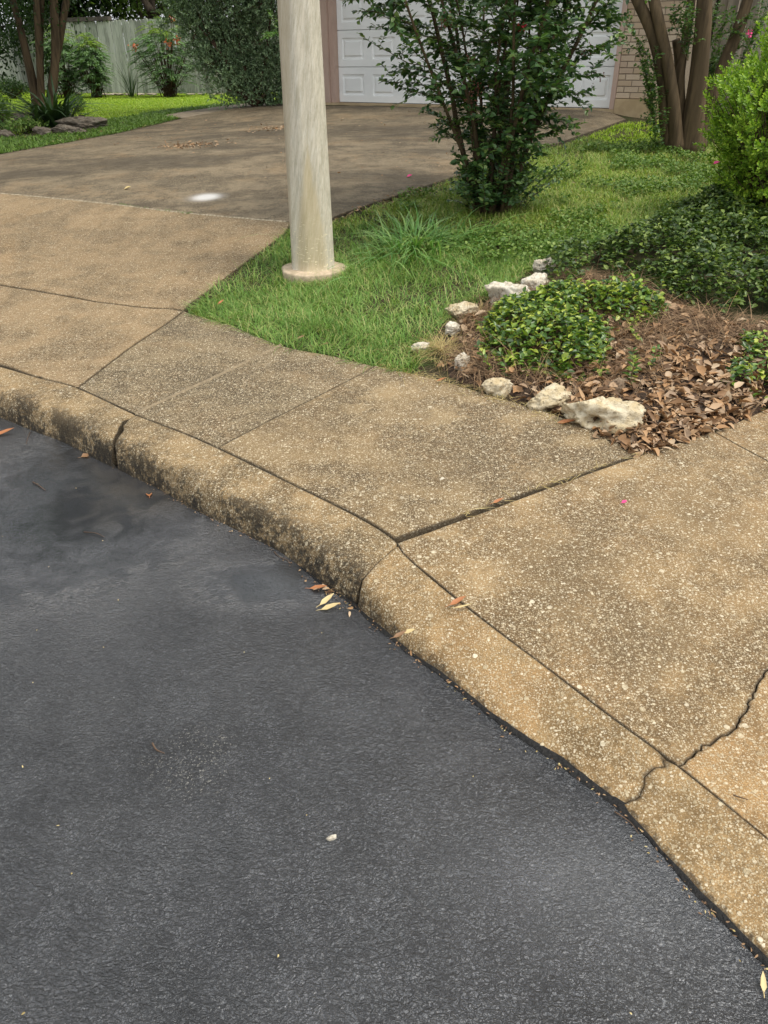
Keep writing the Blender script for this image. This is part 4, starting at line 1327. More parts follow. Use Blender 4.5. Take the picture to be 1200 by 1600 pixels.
def right_tree():
    g = np.random.default_rng(11)
    b = G(1065, 234)
    Y = b[1]
    root = empty('multi_trunk_tree', b, 'smooth-barked tree with several brown trunks fanning out from one base, near the brick wall', 'tree')
    specs = [([(1048,238,0),(1040,190,0),(1036,130,.02),(1022,60,.05),(997,0,.10),(965,-70,.2),(940,-160,.3)], .068, .045, 1),
             ([(1056,238,-.05),(1052,170,-.06),(1043,100,-.05),(1030,40,.0),(1018,-20,.05),(1010,-120,.1),(1000,-220,.2)], .078, .045, 2),
             ([(1068,238,.0),(1064,190,.04),(1062,120,.06),(1072,60,.10),(1080,0,.15),(1085,-90,.2),(1070,-200,.3)], .060, .04, 3),
             ([(1078,240,-.05),(1084,180,-.06),(1092,110,-.05),(1098,40,-.02),(1101,-20,.0),(1108,-120,.1),(1120,-220,.2)], .105, .06, 4),
             ([(1090,236,.1),(1104,180,.15),(1128,110,.2),(1152,50,.22),(1172,-10,.25),(1200,-90,.3),(1240,-180,.4)], .068, .045, 5),
             ([(1060,230,.1),(1059,160,.12),(1060,95,.10),(1056,62,.08)], .045, .038, 6)]
    tips = []
    for pts, r0, r1, sd in specs:
        mb = MB()
        P = trunk_from(mb, pts, Y, r0, r1, sd, 30, .09)
        mb.build('trunk', M_bark, root)
        tips.append(P[-1])
    lm = MB()
    cz = b + np.array([.1, .3, 4.6])
    crown(lm, cz, (1.9, 1.9, 1.5), 90, 60, .065, .036, g, cl_r=.45)
    lm.build('crown', M_tree_dk, root)
    br = MB()
    for t_ in tips[:5]:
        for k in range(4):
            e = cz + rnd_dir(1, .1, g)[0] * [1.3, 1.3, .9]
            tt = np.linspace(0, 1, 7)[:, None]
            br.tube(t_ * (1 - tt) + e * tt + g.normal(0, .04, (7, 3)) * (tt > 0) * (tt < 1), np.linspace(.04, .008, 7), 7)
    br.build('branches', M_bark, root)
    # leafy water shoots by the trunks
    pl = Plant(12)
    sh = [(1110,120,1150,60,.8),(1120,150,1165,95,.8),(1105,80,1140,20,.8),(1130,100,1180,50,.8),(1098,140,1125,100,.8),(1112,190,1140,150,.8),(1150,150,1185,100,.8),(1105,230,1120,190,.5),(1022,195,1000,60,.05),(1024,200,1012,90,-.1),(1030,120,968,22,.05),(1020,160,1008,108,-.1),(1075,95,1060,15,-.2),(1085,70,1082,10,-.22),(1100,150,1135,70,.3),(1110,170,1130,40,.35),(1100,60,1120,0,.25),(1025,215,1030,140,-.12),(1021,185,1016,140,.1),(1150,110,1190,5,.3),(1140,60,1165,20,.2),(1120,190,1118,110,.4),(1050,40,1062,-5,-.2),(1115,215,1095,170,.35),(1030,235,1018,190,-.15),(1165,90,1200,20,.1)]
    for x0, y0, x1, y1, dy in sh:
        p0, p1 = atY(x0, y0, Y + dy), atY(x1, y1, Y + dy)
        for k in range(3):
            tt = np.linspace(0, 1, 8)[:, None]
            path = p0 * (1 - tt) + (p1 + g.normal(0, .07, 3)) * tt + g.normal(0, .012, (8, 3)) * (tt > 0)
            pl.stems.tube(path, np.linspace(.004, .0015, 8), 5, cap=False)
            pl.leaf_along(path, .034, .052, .030, .1)
            for j in (2, 4, 6):
                if g.random() < .6:
                    b2 = stem_path(path[j], norm(path[j + 1] - path[j]) + pl.g.normal(0, .6, 3), .16, 4, pl.g, .2, .2)
                    pl.leaf_along(b2, .03, .048, .028, .1)
    pl.stems.build('sprays', M_twig_g, root)
    M = leaf_mat('shoot_leaves', [(.03,.075,.02),(.05,.11,.026),(.08,.155,.03),(.14,.22,.04)], .4, .35, .45)
    pl.leafmb().build('shoot_foliage', M, root)
    n = 10; p = atY(1172, 54, Y - .1)
    leaves(MB(), p + g.normal(0, .018, (n, 3)), rnd_dir(n, .5, g), rnd_dir(n, 0, g), .028, .024, 'round', .3, .3).build('buds_or_blossoms', M_pink, root)
right_tree()

def left_tree():
    g = np.random.default_rng(13)
    b = G(66, 183)
    Y = b[1]
    root = empty('crape_myrtle_tree', b, 'slender multi-trunk tree on the left lawn, rising from strappy plants and rocks', 'tree')
    specs = [([(62,186,0),(54,140,0),(44,95,.05),(32,45,.1),(20,0,.2),(5,-60,.3)], .085, .05, 1),
             ([(66,186,-.1),(63,120,-.1),(60,60,-.1),(56,0,-.05),(50,-70,0)], .065, .045, 2),
             ([(68,186,.1),(65,130,.1),(64,60,.1),(66,0,.1),(70,-70,.2)], .05, .038, 3),
             ([(78,186,-.05),(84,130,-.05),(87,70,0),(84,0,.05),(84,-70,.1)], .08, .06, 4),
             ([(76,186,.1),(82,120,.1),(92,70,.15),(100,20,.2),(108,-20,.3),(122,-80,.4)], .08, .05, 5)]
    tips = []
    for pts, r0, r1, sd in specs:
        mb = MB(); tips.append(trunk_from(mb, pts, Y, r0, r1, sd + 20, 24, .08)[-1]); mb.build('trunk', M_bark, root)
    cz = b + np.array([-.2, .3, 4.3])
    lm = MB()
    crown(lm, cz, (2.4, 2.4, 1.9), 330, 60, .085, .045, g, cl_r=.5, flat=b[2] + 1.95)
    # a leafy sprig hanging at the left and between the trunks
    for x, y, rx, n in ((10,15,.35,320),(0,45,.25,140),(25,60,.16,100),(72,40,.12,110),(76,85,.08,70),(74,110,.06,50),(60,8,.35,260),(98,2,.2,120),(30,85,.08,40)):
        P = atY(x, y, Y + .15) + g.normal(0, 1, (n, 3)) * [rx, rx * .7, rx * .8]
        leaves(lm, P, rnd_dir(n, -.3, g), upness(n, .7, g), .07 * g.uniform(.6, 1.2, n), .04, 'ovate')
    lm.build('crown', M_tree_dk, root)
    br = MB()
    for t_ in tips:
        for k in range(4):
            e = cz + rnd_dir(1, .1, g)[0] * [1.6, 1.6, 1.0]; tt = np.linspace(0, 1, 7)[:, None]
            br.tube(t_ * (1 - tt) + e * tt, np.linspace(.04, .008, 7), 7)
    br.build('branches', M_bark, root)
left_tree()

# ---- trees beyond the fence
def big_tree(name, base, h, c, R, mat, seed, label, n_cl=520, per=48, L=.15, trunk=.2, limbs=(), group='trees beyond the fence'):
    g = np.random.default_rng(seed)
    base = np.array(base, float); c = np.array(c, float)
    root = empty(name, base, label, 'tree', group)
    mb = MB()
    top = base * .25 + c * .75
    P = smooth_curve(np.array([base, base * .6 + top * .4 + [.1, 0, 0], top]), 14)
    mb.tube(P, np.linspace(trunk, trunk * .4, 14), 10, True, .08, seed)
    mb.build('trunk', M_bark_d, root)
    mb = MB()
    for k in range(12):
        a = P[5 + k % 8]; e = c + rnd_dir(1, 0, g)[0] * R * .75; tt = np.linspace(0, 1, 8)[:, None]
        mb.tube(a * (1 - tt) + e * tt + np.array([0, 0, .5]) * (tt - tt * tt), np.linspace(trunk * .45, .02, 8), 7)
    for lp, r in limbs:
        mb.tube(smooth_curve(np.array(lp), 12), np.linspace(r, r * .5, 12), 8)
    mb.build('limbs', M_bark_d, root)
    lm = MB()
    crown(lm, c, R, n_cl, per, L, L * .55, g, cl_r=max(R) * .22)
    lm.build('crown', mat, root)
tb = atz(208, 100, .6) + np.array([0, 5, 0]); tb = np.array([-7.2, 27.0, .6])
def bey(px, Y): v = atY(px, 60, Y); return np.array([v[0], Y, .6])
big_tree('shade_tree', bey(120, 28.5), 8, bey(112, 28.5) + [0, 0, 4.3], np.array([2.5, 2.2, 3.2]), M_tree_dk, 31, 'dark green tree hanging low over the back fence, left of the gap of sky')
big_tree('shade_tree', bey(212, 27.5), 8, bey(262, 28.5) + [0, 0, 5.0], np.array([2.6, 2.4, 3.4]), M_tree_lt, 32, 'light green tree beyond the fence with a bare dark trunk and leaning limbs', trunk=.13,
         limbs=[((atY(232, 14, 26.6)), .16)] and [([atY(236, 18, 26.8), atY(222, -5, 26.8), atY(190, -45, 26.8)], .12), ([atY(240, 22, 26.9), atY(238, -5, 26.9), atY(236, -50, 26.9)], .08)])
big_tree('shade_tree', bey(-60, 31), 9, bey(-50, 31) + [0, 0, 4.6], np.array([4.6, 3, 4.2]), M_tree_dk, 33, 'dark tree beyond the far left end of the fence', n_cl=620)
big_tree('shade_tree', np.array([-10.6, 12.5, .4]), 9, np.array([-8.6, 12.6, 9.8]), np.array([7.2, 5.0, 5.2]), M_tree_dk, 34, 'tall dark tree left of the driveway, its crown above the picture', n_cl=1250, per=52, L=.20, trunk=.25)
big_tree('shade_tree', bey(430, 31), 9, bey(400, 31) + [0, 0, 6.5], np.array([4.0, 3, 3.6]), M_tree_dk, 35, 'dark tree behind the grey-green shrub and the house', n_cl=560)

big_tree('shade_tree', np.array([-15.5, 11.0, .2]), 9, np.array([-15.0, 10.5, 8.0]), np.array([5.0, 5.0, 5.4]), M_tree_dk, 37, 'leafy dark tree beside the street, farther left than any other', n_cl=800, per=50, L=.20, trunk=.25)
# ---- big grey-green shrub at the corner of the garage
def sage_shrub():
    g = np.random.default_rng(41)
    b = G(398, 166)
    Y = b[1]
    root = empty('grey_green_shrub', b, 'large dense grey-green shrub between the back fence and the garage, overhanging the path', 'bush')
    st = MB(); P, D = [], []
    blobs = [(385,60,.62,.75),(345,40,.55,.6),(420,40,.5,.8),(400,110,.55,.5),(350,85,.42,.4),(310,40,.36,.36),(300,5,.5,.4),(370,0,.7,.5),(425,-10,.6,.6),(425,120,.4,.5),(405,145,.30,.28),(430,150,.3,.3),(360,125,.26,.22),(335,110,.34,.26),(325,85,.36,.3),(355,140,.3,.2),(370,-70,.9,.7),(300,-60,.7,.6),(383,150,.14,.16),(275,20,.25,.3)]
    for x, y, rx, rz in blobs:
        c = atY(x, y, Y + g.uniform(-.1, .35))
        st.tube(np.array([b, (b + c) / 2 + g.normal(0, .1, 3), c]), [.04, .025, .012], 6)
        nsp = int(330 * rx * rz / .25 * .62) + 40
        d = rnd_dir(nsp, .1, g)
        q = c + d * np.array([rx, .6 * max(rx, .45), rz]) * (g.uniform(.25, 1.0, nsp) ** .5)[:, None]
        k = 15
        sd = norm(d * .6 + np.array([0, 0, .55]) + g.normal(0, .45, (nsp, 3)))
        t = g.uniform(0, 1, (nsp, k))
        pp = q[:, None] + sd[:, None] * t[..., None] * .26
        P.append(pp.reshape(-1, 3)); D.append(np.repeat(sd, k, 0) + g.normal(0, .6, (nsp * k, 3)))
        for i in range(0, nsp, 5): st.tube(np.array([c * .3 + q[i] * .7, q[i], q[i] + sd[i] * .2]), [.006, .004, .002], 4, cap=False)
    P, D = np.vstack(P), np.vstack(D)
    ok = P[:, 2] > H(P[:, 0], P[:, 1]) + .02
    P, D = P[ok], D[ok]
    n = len(P)
    st.build('stems', M_twig, root)
    leaves(MB(), P, D, upness(n, .7, g), .050 * g.uniform(.6, 1.3, n), .024 * g.uniform(.7, 1.2, n), 'ovate').build('foliage', M_sage, root)
    pl = Plant(42)
    for k in range(5):
        pth = stem_path(atY(438, 50, Y - .9), [g.normal(-.2, .4), -.3, g.normal(-.1, .5)], .35, 5, g, .3, .2)
        pl.leaf_along(pth, .03, .10, .022, .1)
    pl.leafmb('lance').build('pale_shoots', M_long, root)
sage_shrub()

# ---- yellow-green bush at the right
def yellow_bush():
    g = np.random.default_rng(51)
    b = G(1212, 352)
    root = empty('yellow_green_bush', b, 'round bright yellow-green bush at the right edge, above the dark groundcover', 'bush')
    Y = b[1]
    st, lm = MB(), MB()
    c = b + np.array([.06, .05, .64])
    P, D, N, L = [], [], [], []
    n_t = 5200
    d = rnd_dir(n_t, .12, g)
    bump = 1 + .16 * np.sin(d[:, 0] * 7 + d[:, 2] * 5) + .12 * np.sin(d[:, 1] * 9 - d[:, 2] * 6) + g.normal(0, .07, n_t)
    R = np.array([.60, .58, .72])
    rr = np.where(g.random(n_t) < .72, g.uniform(.82, 1.0, n_t), g.uniform(.3, .82, n_t))
    q = c + d * R * (bump * rr)[:, None]
    ok = q[:, 2] > b[2] + .10
    q, d = q[ok], d[ok]
    for i in range(len(q)):
        ax = norm(d[i] * .8 + np.array([0, 0, .75]) + g.normal(0, .3, 3))
        k = 11
        t = np.linspace(0, .085, k)
        ang = np.arange(k) * 2.4 + g.uniform(0, 6)
        s1 = norm(np.cross(ax, [.3, .9, .1])); s2 = np.cross(ax, s1)
        rad_ = np.cos(ang)[:, None] * s1 + np.sin(ang)[:, None] * s2
        open_ = np.linspace(1.1, .35, k)[:, None]
        P.append(q[i] + ax * t[:, None]); D.append(ax + rad_ * open_); N.append(ax * 1.0 - rad_ * .3); L.append(np.linspace(1, .75, k) * g.uniform(.028, .040))
        if i % 4 == 0: st.tube(np.array([b + (q[i] - b) * .2 * [1, 1, .3], (b + q[i]) / 2 + g.normal(0, .02, 3), q[i]]), [.007, .005, .002], 5, cap=False)
    P, D, N, L = np.vstack(P), np.vstack(D), np.vstack(N), np.concatenate(L)
    leaves(lm, P, D, N, L, L * .55, 'spoon', .2, .1)
    st.build('stems', M_twig, root)
    lm.build('foliage', M_bush_y, root)
    n = 18; p = atY(1100, 356, Y)
yellow_bush()

# ---- groundcover and leafy clumps
def mound(name, poly_px, hmax, dens, L, mat, seed, label, cat, stuff=False, mid=None, edge_w=.22, twig=.0):
    g = np.random.default_rng(seed)
    poly = GP(poly_px)
    q = scatter(poly, dens, g)
    ed = polydist(q, poly) + (fbm(q[:, 0], q[:, 1], 6, seed) - .5) * .12
    q, ed = q[ed > .0], ed[ed > .0]
    fb = fbm(q[:, 0], q[:, 1], 7, seed + 1, 3)
    ok = g.random(len(q)) < np.clip(.1 + (fb - .33) * 5.5, .05, 1)
    q, ed, fb = q[ok], ed[ok], fb[ok]
    hh = hmax * np.clip(ed / edge_w, 0, 1) ** .6 * (.25 + 1.5 * fb)
    n = len(q)
    t = 1 - np.abs(g.normal(0, .30, n)); t = np.clip(t, .05, 1.1)
    z = H(q[:, 0], q[:, 1]) + .01 + hh * t
    # shoots carry opposite leaves: place leaves in pairs around short upright sprigs
    D = norm(np.column_stack([g.normal(0, 1, (n, 2)), g.normal(.15, .35, n)]))
    N = norm(np.array([0, 0, 1.0]) + D * -.25 + g.normal(0, .35, (n, 3)))
    Lv = L * g.uniform(.55, 1.2, n)
    c = np.array([*poly.mean(0), float(H(*poly.mean(0))[0])])
    mb = leaves(MB(), np.column_stack([q, z]), D, N, Lv, Lv * g.uniform(.5, .66, n), 'ovate', .2, .15)
    if stuff:
        return tag(mb.build(name, mat), label, cat, kind='stuff')
    root = empty(name, c, label, cat)
    mb.build('foliage', mat, root)
    st = MB()
    for i in range(0, n, 9):
        a = np.array([q[i, 0] + g.normal(0, .05), q[i, 1] + g.normal(0, .05), H(*q[i])[0] - .01]); e = np.array([*q[i], z[i]])
        st.tube(np.array([a, (a + e) / 2 + g.normal(0, .012, 3), e]), [.0022, .002, .0012], 4, cap=False)
    st.build('stems', M_twig, root)
    return root
mound('ground_cover', [(925,400),(990,372),(1060,340),(1095,318),(1200,290),(1330,320),(1360,520),(1250,498),(1190,486),(1120,498),(1060,478),(1010,448),(960,440)], .19, 6800, .042, M_jas_d, 61, 'dark glossy groundcover filling the bed below the yellow-green bush', 'groundcover', True)
mound('ground_cover', [(850,462),(852,425),(868,398),(905,392),(928,408),(915,440),(900,458)], .15, 4200, .040, M_jas_d, 64, 'small dark leafy patch beside the topmost pale rocks', 'groundcover', True, edge_w=.12)
mound('leafy_clump', [(752,560),(745,515),(775,487),(830,478),(868,470),(930,468),(985,462),(1030,470),(1045,488),(1020,512),(975,520),(950,545),(948,585),(925,612),(890,610),(850,592),(800,590)], .145, 7500, .039, M_jas_l, 62, 'bright green leafy clump behind the pale edging rocks, in the middle of the bed', 'plant', edge_w=.20)
mound('leafy_clump', [(1128,605),(1140,560),(1155,532),(1200,540),(1245,560),(1250,610),(1200,622),(1160,640)], .12, 5600, .038, M_jas_l, 63, 'small bright green leafy clump by the pavement at the right edge of the bed', 'plant', edge_w=.16)
for i_, (x, y, n) in enumerate(((985,590,30),(985,610,26),(1010,545,20),(985,482,26),(1022,482,18),(775,590,24),(800,600,20),(1010,585,14))):
    pl = Plant(70 + i_); p = G(x, y)
    for k in range(1):
        pth = stem_path(p, [pl.g.normal(0, .7), pl.g.normal(0, .7), 1], pl.g.uniform(.14, .20), 5, pl.g)
        pl.stems.tube(pth, .0015, 4, cap=False)
        pl.leaf_along(pth, .020, .040, .023, .1)
    root = empty('seedling', p, ['sprig with few leaves right of the bright clump, above the dead leaves', 'low sprig just behind the largest pale rock', 'tiny sprig in the dead stems right of the bright clump', 'sprig at the back edge of the dead stems', 'tiny sprig near the dark groundcover edge', 'low sprig between two pale rocks at the pavement', 'sprig beside the second pale rock from the pavement corner', 'smallest sprig among the dead leaves'][i_], 'plant', 'sprigs in the bed')
    pl.stems.build('sprays', M_twig_g, root); pl.leafmb().build('foliage', M_jas_l, root)

# ---- tuft of long grass
def tuft(name, px, py, n, L0, L1, w, mat, seed, label, cat, lean=.5, r=.1, droop=(.5, 1.1), zoff=0, seg=5):
    g = np.random.default_rng(seed); p = G(px, py); p[2] += zoff
    a = g.uniform(0, 6.283, n); rr = np.abs(g.normal(0, r, n))
    P = p + np.column_stack([np.cos(a) * rr, np.sin(a) * rr, np.zeros(n) - .01])
    P[:, 2] = H(P[:, 0], P[:, 1]) - .01 + zoff
    a2 = a + g.normal(0, .5, n); ln = np.abs(g.normal(lean, lean * .5, n))
    D = norm(np.column_stack([np.cos(a2) * ln, np.sin(a2) * ln, np.ones(n)]))
    mb = blades(MB(), P, D, g.uniform(L0, L1, n), w * g.uniform(.7, 1.2, n), g.uniform(*droop, n), seg, g)
    return tag(mb.build(name, mat, loc=p), label, cat)
tuft('grass_tuft', 650, 388, 300, .22, .52, .012, M_long, 81, 'big tuft of long bright grass blades right of the pole', 'grass tuft', .8, .24)
tuft('grass_tuft', 735, 372, 60, .14, .30, .009, M_long, 82, 'smaller tuft of long grass in front of the dark leafy bush', 'grass tuft', .8, .12)
tuft('dry_grass_tuft', 690, 545, 420, .06, .17, .003, M_straw, 83, 'straw-coloured dry grass tuft at the corner of the bed', 'grass tuft', .9, .10, (.6, 1.2), 0, 3)
tuft('dry_grass_tuft', 750, 487, 200, .06, .15, .003, M_straw, 84, 'dry tuft of grass between the upper pale rocks', 'grass tuft', .9, .07, (.6, 1.2), 0, 3)
tuft('strappy_plant', 86, 197, 150, .6, 1.15, .06, M_strap, 85, 'dark strappy plant at the foot of the left multi-trunk tree', 'plant', .55, .16, (.3, .9))
tuft('spiky_plant', 206, 151, 26, .7, 1.25, .022, M_strap, 86, 'thin spiky plant against the back fence between two ferny bushes', 'plant', .35, .06, (.1, .5))
tuft('grass_clumps', 20, 200, 60, .2, .4, .02, M_long, 87, 'pale green tuft in the rock bed at the left edge', 'grass tuft', .5, .2)

# ---- ferny flowering bushes and low shrub along the back fence
def ferny(px, py, wpx, hpx, seed, label, flowers, young):
    py += 7
    g = np.random.default_rng(seed)
    p = atz(px, py, zf); Y = p[1]
    s = Y / 1080.0                   # metres per photo pixel there
    rx, h = wpx * s / 2, hpx * s
    root = empty('ferny_bush', p, label, 'bush', 'ferny bushes along the back fence')
    mb, yb, st, fl = MB(), MB(), MB(), MB()
    nf = 360
    for k in range(nf):
        d = rnd_dir(1, .15, g)[0]
        t = g.uniform(.45, 1)
        c = p + np.array([d[0] * rx * t, d[1] * .55 * t, h * .5 + d[2] * h * .5 * t])
        if c[2] < p[2] + .04: continue
        out = norm(np.array([d[0], d[1] - .3, g.uniform(-.15, .3)]))
        Lf = g.uniform(.22, .36); m_ = 9
        tt = np.linspace(.12, 1, m_)
        ax = c + out * (tt[:, None] - .5) * Lf + np.array([0, 0, -.10]) * (tt[:, None] ** 2)
        side = norm(np.cross(out, [0, 0, 1])) 
        tgt = yb if (c[2] > p[2] + h * .78 and young and g.random() < .8) else mb
        for sg in (1, -1):
            D = side * sg + out * .5 + np.array([0, 0, -.15])
            leaves(tgt, ax, np.repeat(D[None], m_, 0), np.repeat(np.array([[0, 0, 1.0]]), m_, 0) + g.normal(0, .25, (m_, 3)), .105 * (1.05 - .6 * tt), .034, 'lance')
        if k % 6 == 0: st.tube(np.array([p + [g.normal(0, .1), g.normal(0, .1), 0], (p + c) / 2, c]), [.012, .009, .004], 5)
    st.build('stems', M_twig, root); mb.build('foliage', M_fern, root)
    if yb.n: yb.build('young_foliage', M_fern_y, root)
    for x, y in flowers:
        c = atY(x, y, Y - .4)
        n = 26
        f = leaves(MB(), c + g.normal(0, .045, (n, 3)), rnd_dir(n, .6, g), rnd_dir(n, .3, g), .05, .04, 'round', .2, .3)
        f.build('blossom', M_orange, root)
        MB().tube(np.array([c - [0, 0, .3], c]), .006, 5).build('flower_stalk', M_twig_g, root)
ferny(108, 145, 62, 80, 91, 'ferny green bush by the back fence, nearest the multi-trunk tree', [], True)
ferny(152, 145, 46, 70, 92, 'ferny bush with yellow-green top in the middle of the back fence', [], True)
ferny(265, 145, 84, 88, 93, 'ferny bush with orange flowers against the back fence', [(263,68),(277,63),(269,29),(211,73)], True)
def low_shrub(px, py, wpx, hpx, Y, seed, label, mat, n=1500, L=.06):
    g = np.random.default_rng(seed); p = atz(px, py, zf) if Y is None else G(px, py)
    s = p[1] / 1420.0
    root = empty('low_shrub', p, label, 'bush')
    c = p + np.array([0, 0, hpx * s * .45])
    d = rnd_dir(n, .2, g); P = c + d * np.array([wpx * s / 2, .4, hpx * s * .55]) * (g.uniform(.4, 1.1, n) * (1 + .2 * np.sin(d[:, 0] * 8)))[:, None]
    P = P[P[:, 2] > p[2]]; n = len(P)
    leaves(MB(), P, rnd_dir(n, .3, g), upness(n, .6, g), L * g.uniform(.6, 1.2, n), L * .5, 'ovate').build('foliage', mat, root)
    st = MB()
    for i in range(0, n, 40): st.tube(np.array([p, (p + P[i]) / 2, P[i]]), [.012, .008, .003], 5, cap=False)
    st.build('stems', M_twig, root)
low_shrub(22, 153, 52, 30, None, 94, 'low dark shrub at the far left against the fence', M_tree_dk)
low_shrub(5, 196, 34, 44, 1, 95, 'yellow-green leafy plant at the left edge of the rock bed', M_tree_lt, 500, .07)
low_shrub(45, 205, 50, 20, 1, 96, 'low green plants between the stones under the left multi-trunk tree', M_clover, 500, .06)
low_shrub(122, 175, 24, 26, 1, 97, 'light green plant right of the strappy plant', M_tree_lt, 300, .06)
# ================================================================== SMALL THINGS
def limestone(name, c1, c2, c3):
    t = NT(name)
    v = t.pos()
    n1 = t.noise(v, 14, 8, .68); n2 = t.noise(v, 55, 6, .7)
    vo = t.voro(v, 42).outputs['Distance']
    c = t.mix(t.step(n1, .36, .62), c1, c2)
    c = t.mix(t.step(n2, .50, .68, 0, .7), c, c3)
    pit = t.step(vo, .10, .26, 1, 0)
    pit = t.math('MULTIPLY', pit, t.step(n1, .42, .56))
    c = t.mix(t.math('MULTIPLY', pit, .6), c, [x * .5 for x in c3])
    h = t.math('SUBTRACT', t.math('ADD', t.math('MULTIPLY', n2, .6), n1), pit)
    return t.done(c, .9, t.bump(h, .7, .014), .2)
M_lime = limestone('pale_limestone', (.58, .51, .37), (.43, .34, .20), (.17, .13, .078))
M_lime_w = limestone('white_limestone', (.61, .57, .48), (.47, .41, .31), (.20, .165, .115))
M_rock_g = limestone('grey_rock', (.19, .165, .13), (.11, .09, .068), (.06, .047, .034))
M_rock_b = limestone('brown_rock', (.24, .18, .12), (.15, .105, .07), (.08, .06, .04))
def ico(n=4):
    import bmesh
    bm = bmesh.new(); bmesh.ops.create_icosphere(bm, subdivisions=n, radius=1)
    V = np.array([v.co[:] for v in bm.verts]); F = np.array([[v.index for v in f.verts] for f in bm.faces]); bm.free()
    return V, F
ICO = ico(5); ICO4 = ico(3)
def rock(px, py, wpx, hpx, seed, mat, label, yaw=0.0, group=None, base=None, name='edging_rock', flat=.8, holes=(), I=None):
    g = np.random.default_rng(seed)
    p = G(px, py) if base is None else base
    s = np.linalg.norm(p - CAM) / 1180
    w, h = wpx * s * 1.08, hpx * s * .95
    V, F = I or ICO
    d = V.copy()
    r = np.ones(len(V))
    for k in range(13):                                 # broken facets
        n_ = rnd_dir(1, .1, g)[0]; c = g.uniform(.55, .86)
        r = np.minimum(r, c / np.maximum(.05, d @ n_))
    r = np.minimum(r, 1.0)
    for f, a_ in ((1.6, .22), (3.5, .14), (8, .085), (18, .05), (38, .028)):
        nz = vnoise3(d * np.array([1, 1, 1.2]), f, seed * 7 + int(f))
        r = r + a_ * (nz - .5) * 1.5
    for hd, hr, dep in holes:
        hd = norm(np.array(hd)); a = np.arccos(np.clip(d @ hd, -1, 1))
        r -= dep * np.exp(-(a / hr) ** 4)
    X = d * r[:, None] * np.array([w * .56, w * .42 * flat, h * .62])
    c_, s_ = math.cos(yaw), math.sin(yaw)
    X = X @ np.array([[c_, s_, 0], [-s_, c_, 0], [0, 0, 1]])
    X[:, 2] += h * .18
    X[:, 2] = np.maximum(X[:, 2], -.06)
    o = MB().add(X + p, F).build(name, mat, loc=p)
    return tag(o, label, 'rock', group)
RG = 'pale rocks edging the bed'
rock(935, 660, 106, 62, 1, M_lime, 'largest pitted pale rock with a dark hole, at the pavement corner of the bed', -.15, RG, holes=(((-.25, -.93, .10), .27, .7), ((.45, -.8, .3), .3, .12), ((.1, -.6, .8), .25, .1)))
rock(862, 632, 66, 42, 2, M_lime, 'pale rock lying left of the largest pitted rock', .2, RG)
rock(778, 611, 42, 34, 3, M_lime, 'blocky pale rock touching the pavement edge below the bright clump', .3, RG)
rock(722, 572, 32, 30, 4, M_lime_w, 'greyish small rock left of the bright clump', 1.0, RG)
rock(706, 520, 28, 22, 5, M_lime_w, 'small white rock half in dry grass', .5, RG)
rock(657, 545, 28, 16, 6, M_lime_w, 'little pale rock nearly hidden in the lawn by the dry grass', .2, RG)
rock(721, 490, 48, 26, 7, M_lime, 'flat pale rock lying in the grass, left of the white block', .2, RG)
rock(791, 470, 60, 44, 8, M_lime_w, 'broad white rock on the lawn side of the bed', -.2, RG)
rock(838, 455, 44, 36, 9, M_lime_w, 'rough cream rock right behind the broad white rock', .5, RG)
rock(850, 424, 30, 26, 10, M_lime_w, 'topmost white rock of the row, beside dark leaves', .1, RG)
rock(958, 612, 46, 34, 11, M_rock_b, 'brown rock half buried in dead stems behind the largest pale rock', .5)
rock(135, 199, 60, 17, 12, M_rock_g, 'long grey rock in the bed under the left tree', .1, 'grey rocks under the left tree')
rock(106, 206, 44, 12, 13, M_rock_g, 'low grey rock left of the long one under the left tree', -.2, 'grey rocks under the left tree')
rock(68, 208, 22, 12, 14, M_rock_g, 'small pointed grey rock at the edge of the verge', .4, 'grey rocks under the left tree')
rock(26, 190, 40, 15, 15, M_rock_g, 'grey rock left of the multi-trunk tree', .1, 'grey rocks under the left tree')
rock(6, 212, 24, 12, 16, M_rock_g, 'grey rock at the far left edge of the bed', .1, 'grey rocks under the left tree')
M_edge = limestone('edging_stone', (.40, .36, .28), (.28, .24, .18), (.14, .12, .09))
for k, x in enumerate((95, 120, 165, 178, 190, 205, 222, 240, 300, 316, 335, 345)):
    b_ = atz(x, 149 - (x < 130) * 1, zf) + np.array([0, -.15, .02])
    rock(x, 148, 14 + (k * 5) % 9, 3, 30 + k, M_edge, 'small pale stone in the edging row at the foot of the back fence', .3 * k, 'stones along the back fence', b_, 'edging_stone', I=ICO4)

# ---- litter: dead leaves and dead stems in the bed
g = np.random.default_rng(101)
BED = np.vstack([GP([(1000,712),(940,684),(880,650),(830,628),(760,608),(715,592),(690,570),(715,500),(800,470),(860,455),(900,430),(960,440),(1040,470),(1120,498),(1250,498),(1300,560),(1240,612)]), ptR1])
q = scatter(BED, 4800, g)
dn = polydist(q, np.vstack([ptR1, D0, GP([(940, 684), (880, 650)])]), False)
ctr = GP([(1060, 610)])[0]
ds = np.hypot(q[:, 0] - ctr[0], (q[:, 1] - ctr[1]))
pr = np.clip(1.15 - ds / .72, .14, 1) + np.clip(.25 - dn, 0, .25) * 3
q = q[g.random(len(q)) < pr]
n = len(q)
z = H(q[:, 0], q[:, 1]) + g.uniform(-.005, .05, n) * np.clip(polydist(q, BED) / .1, .1, 1)
L = g.uniform(.014, .074, n)
lit = MB()
leaves(lit, np.column_stack([q, z]), np.column_stack([g.normal(0, 1, (n, 2)), g.normal(.02, .22, n)]), upness(n, .42, g), L, L * g.uniform(.22, .75, n), 'lance', g.uniform(.05, .45, (n, 1)), g.uniform(-.35, .5, n))
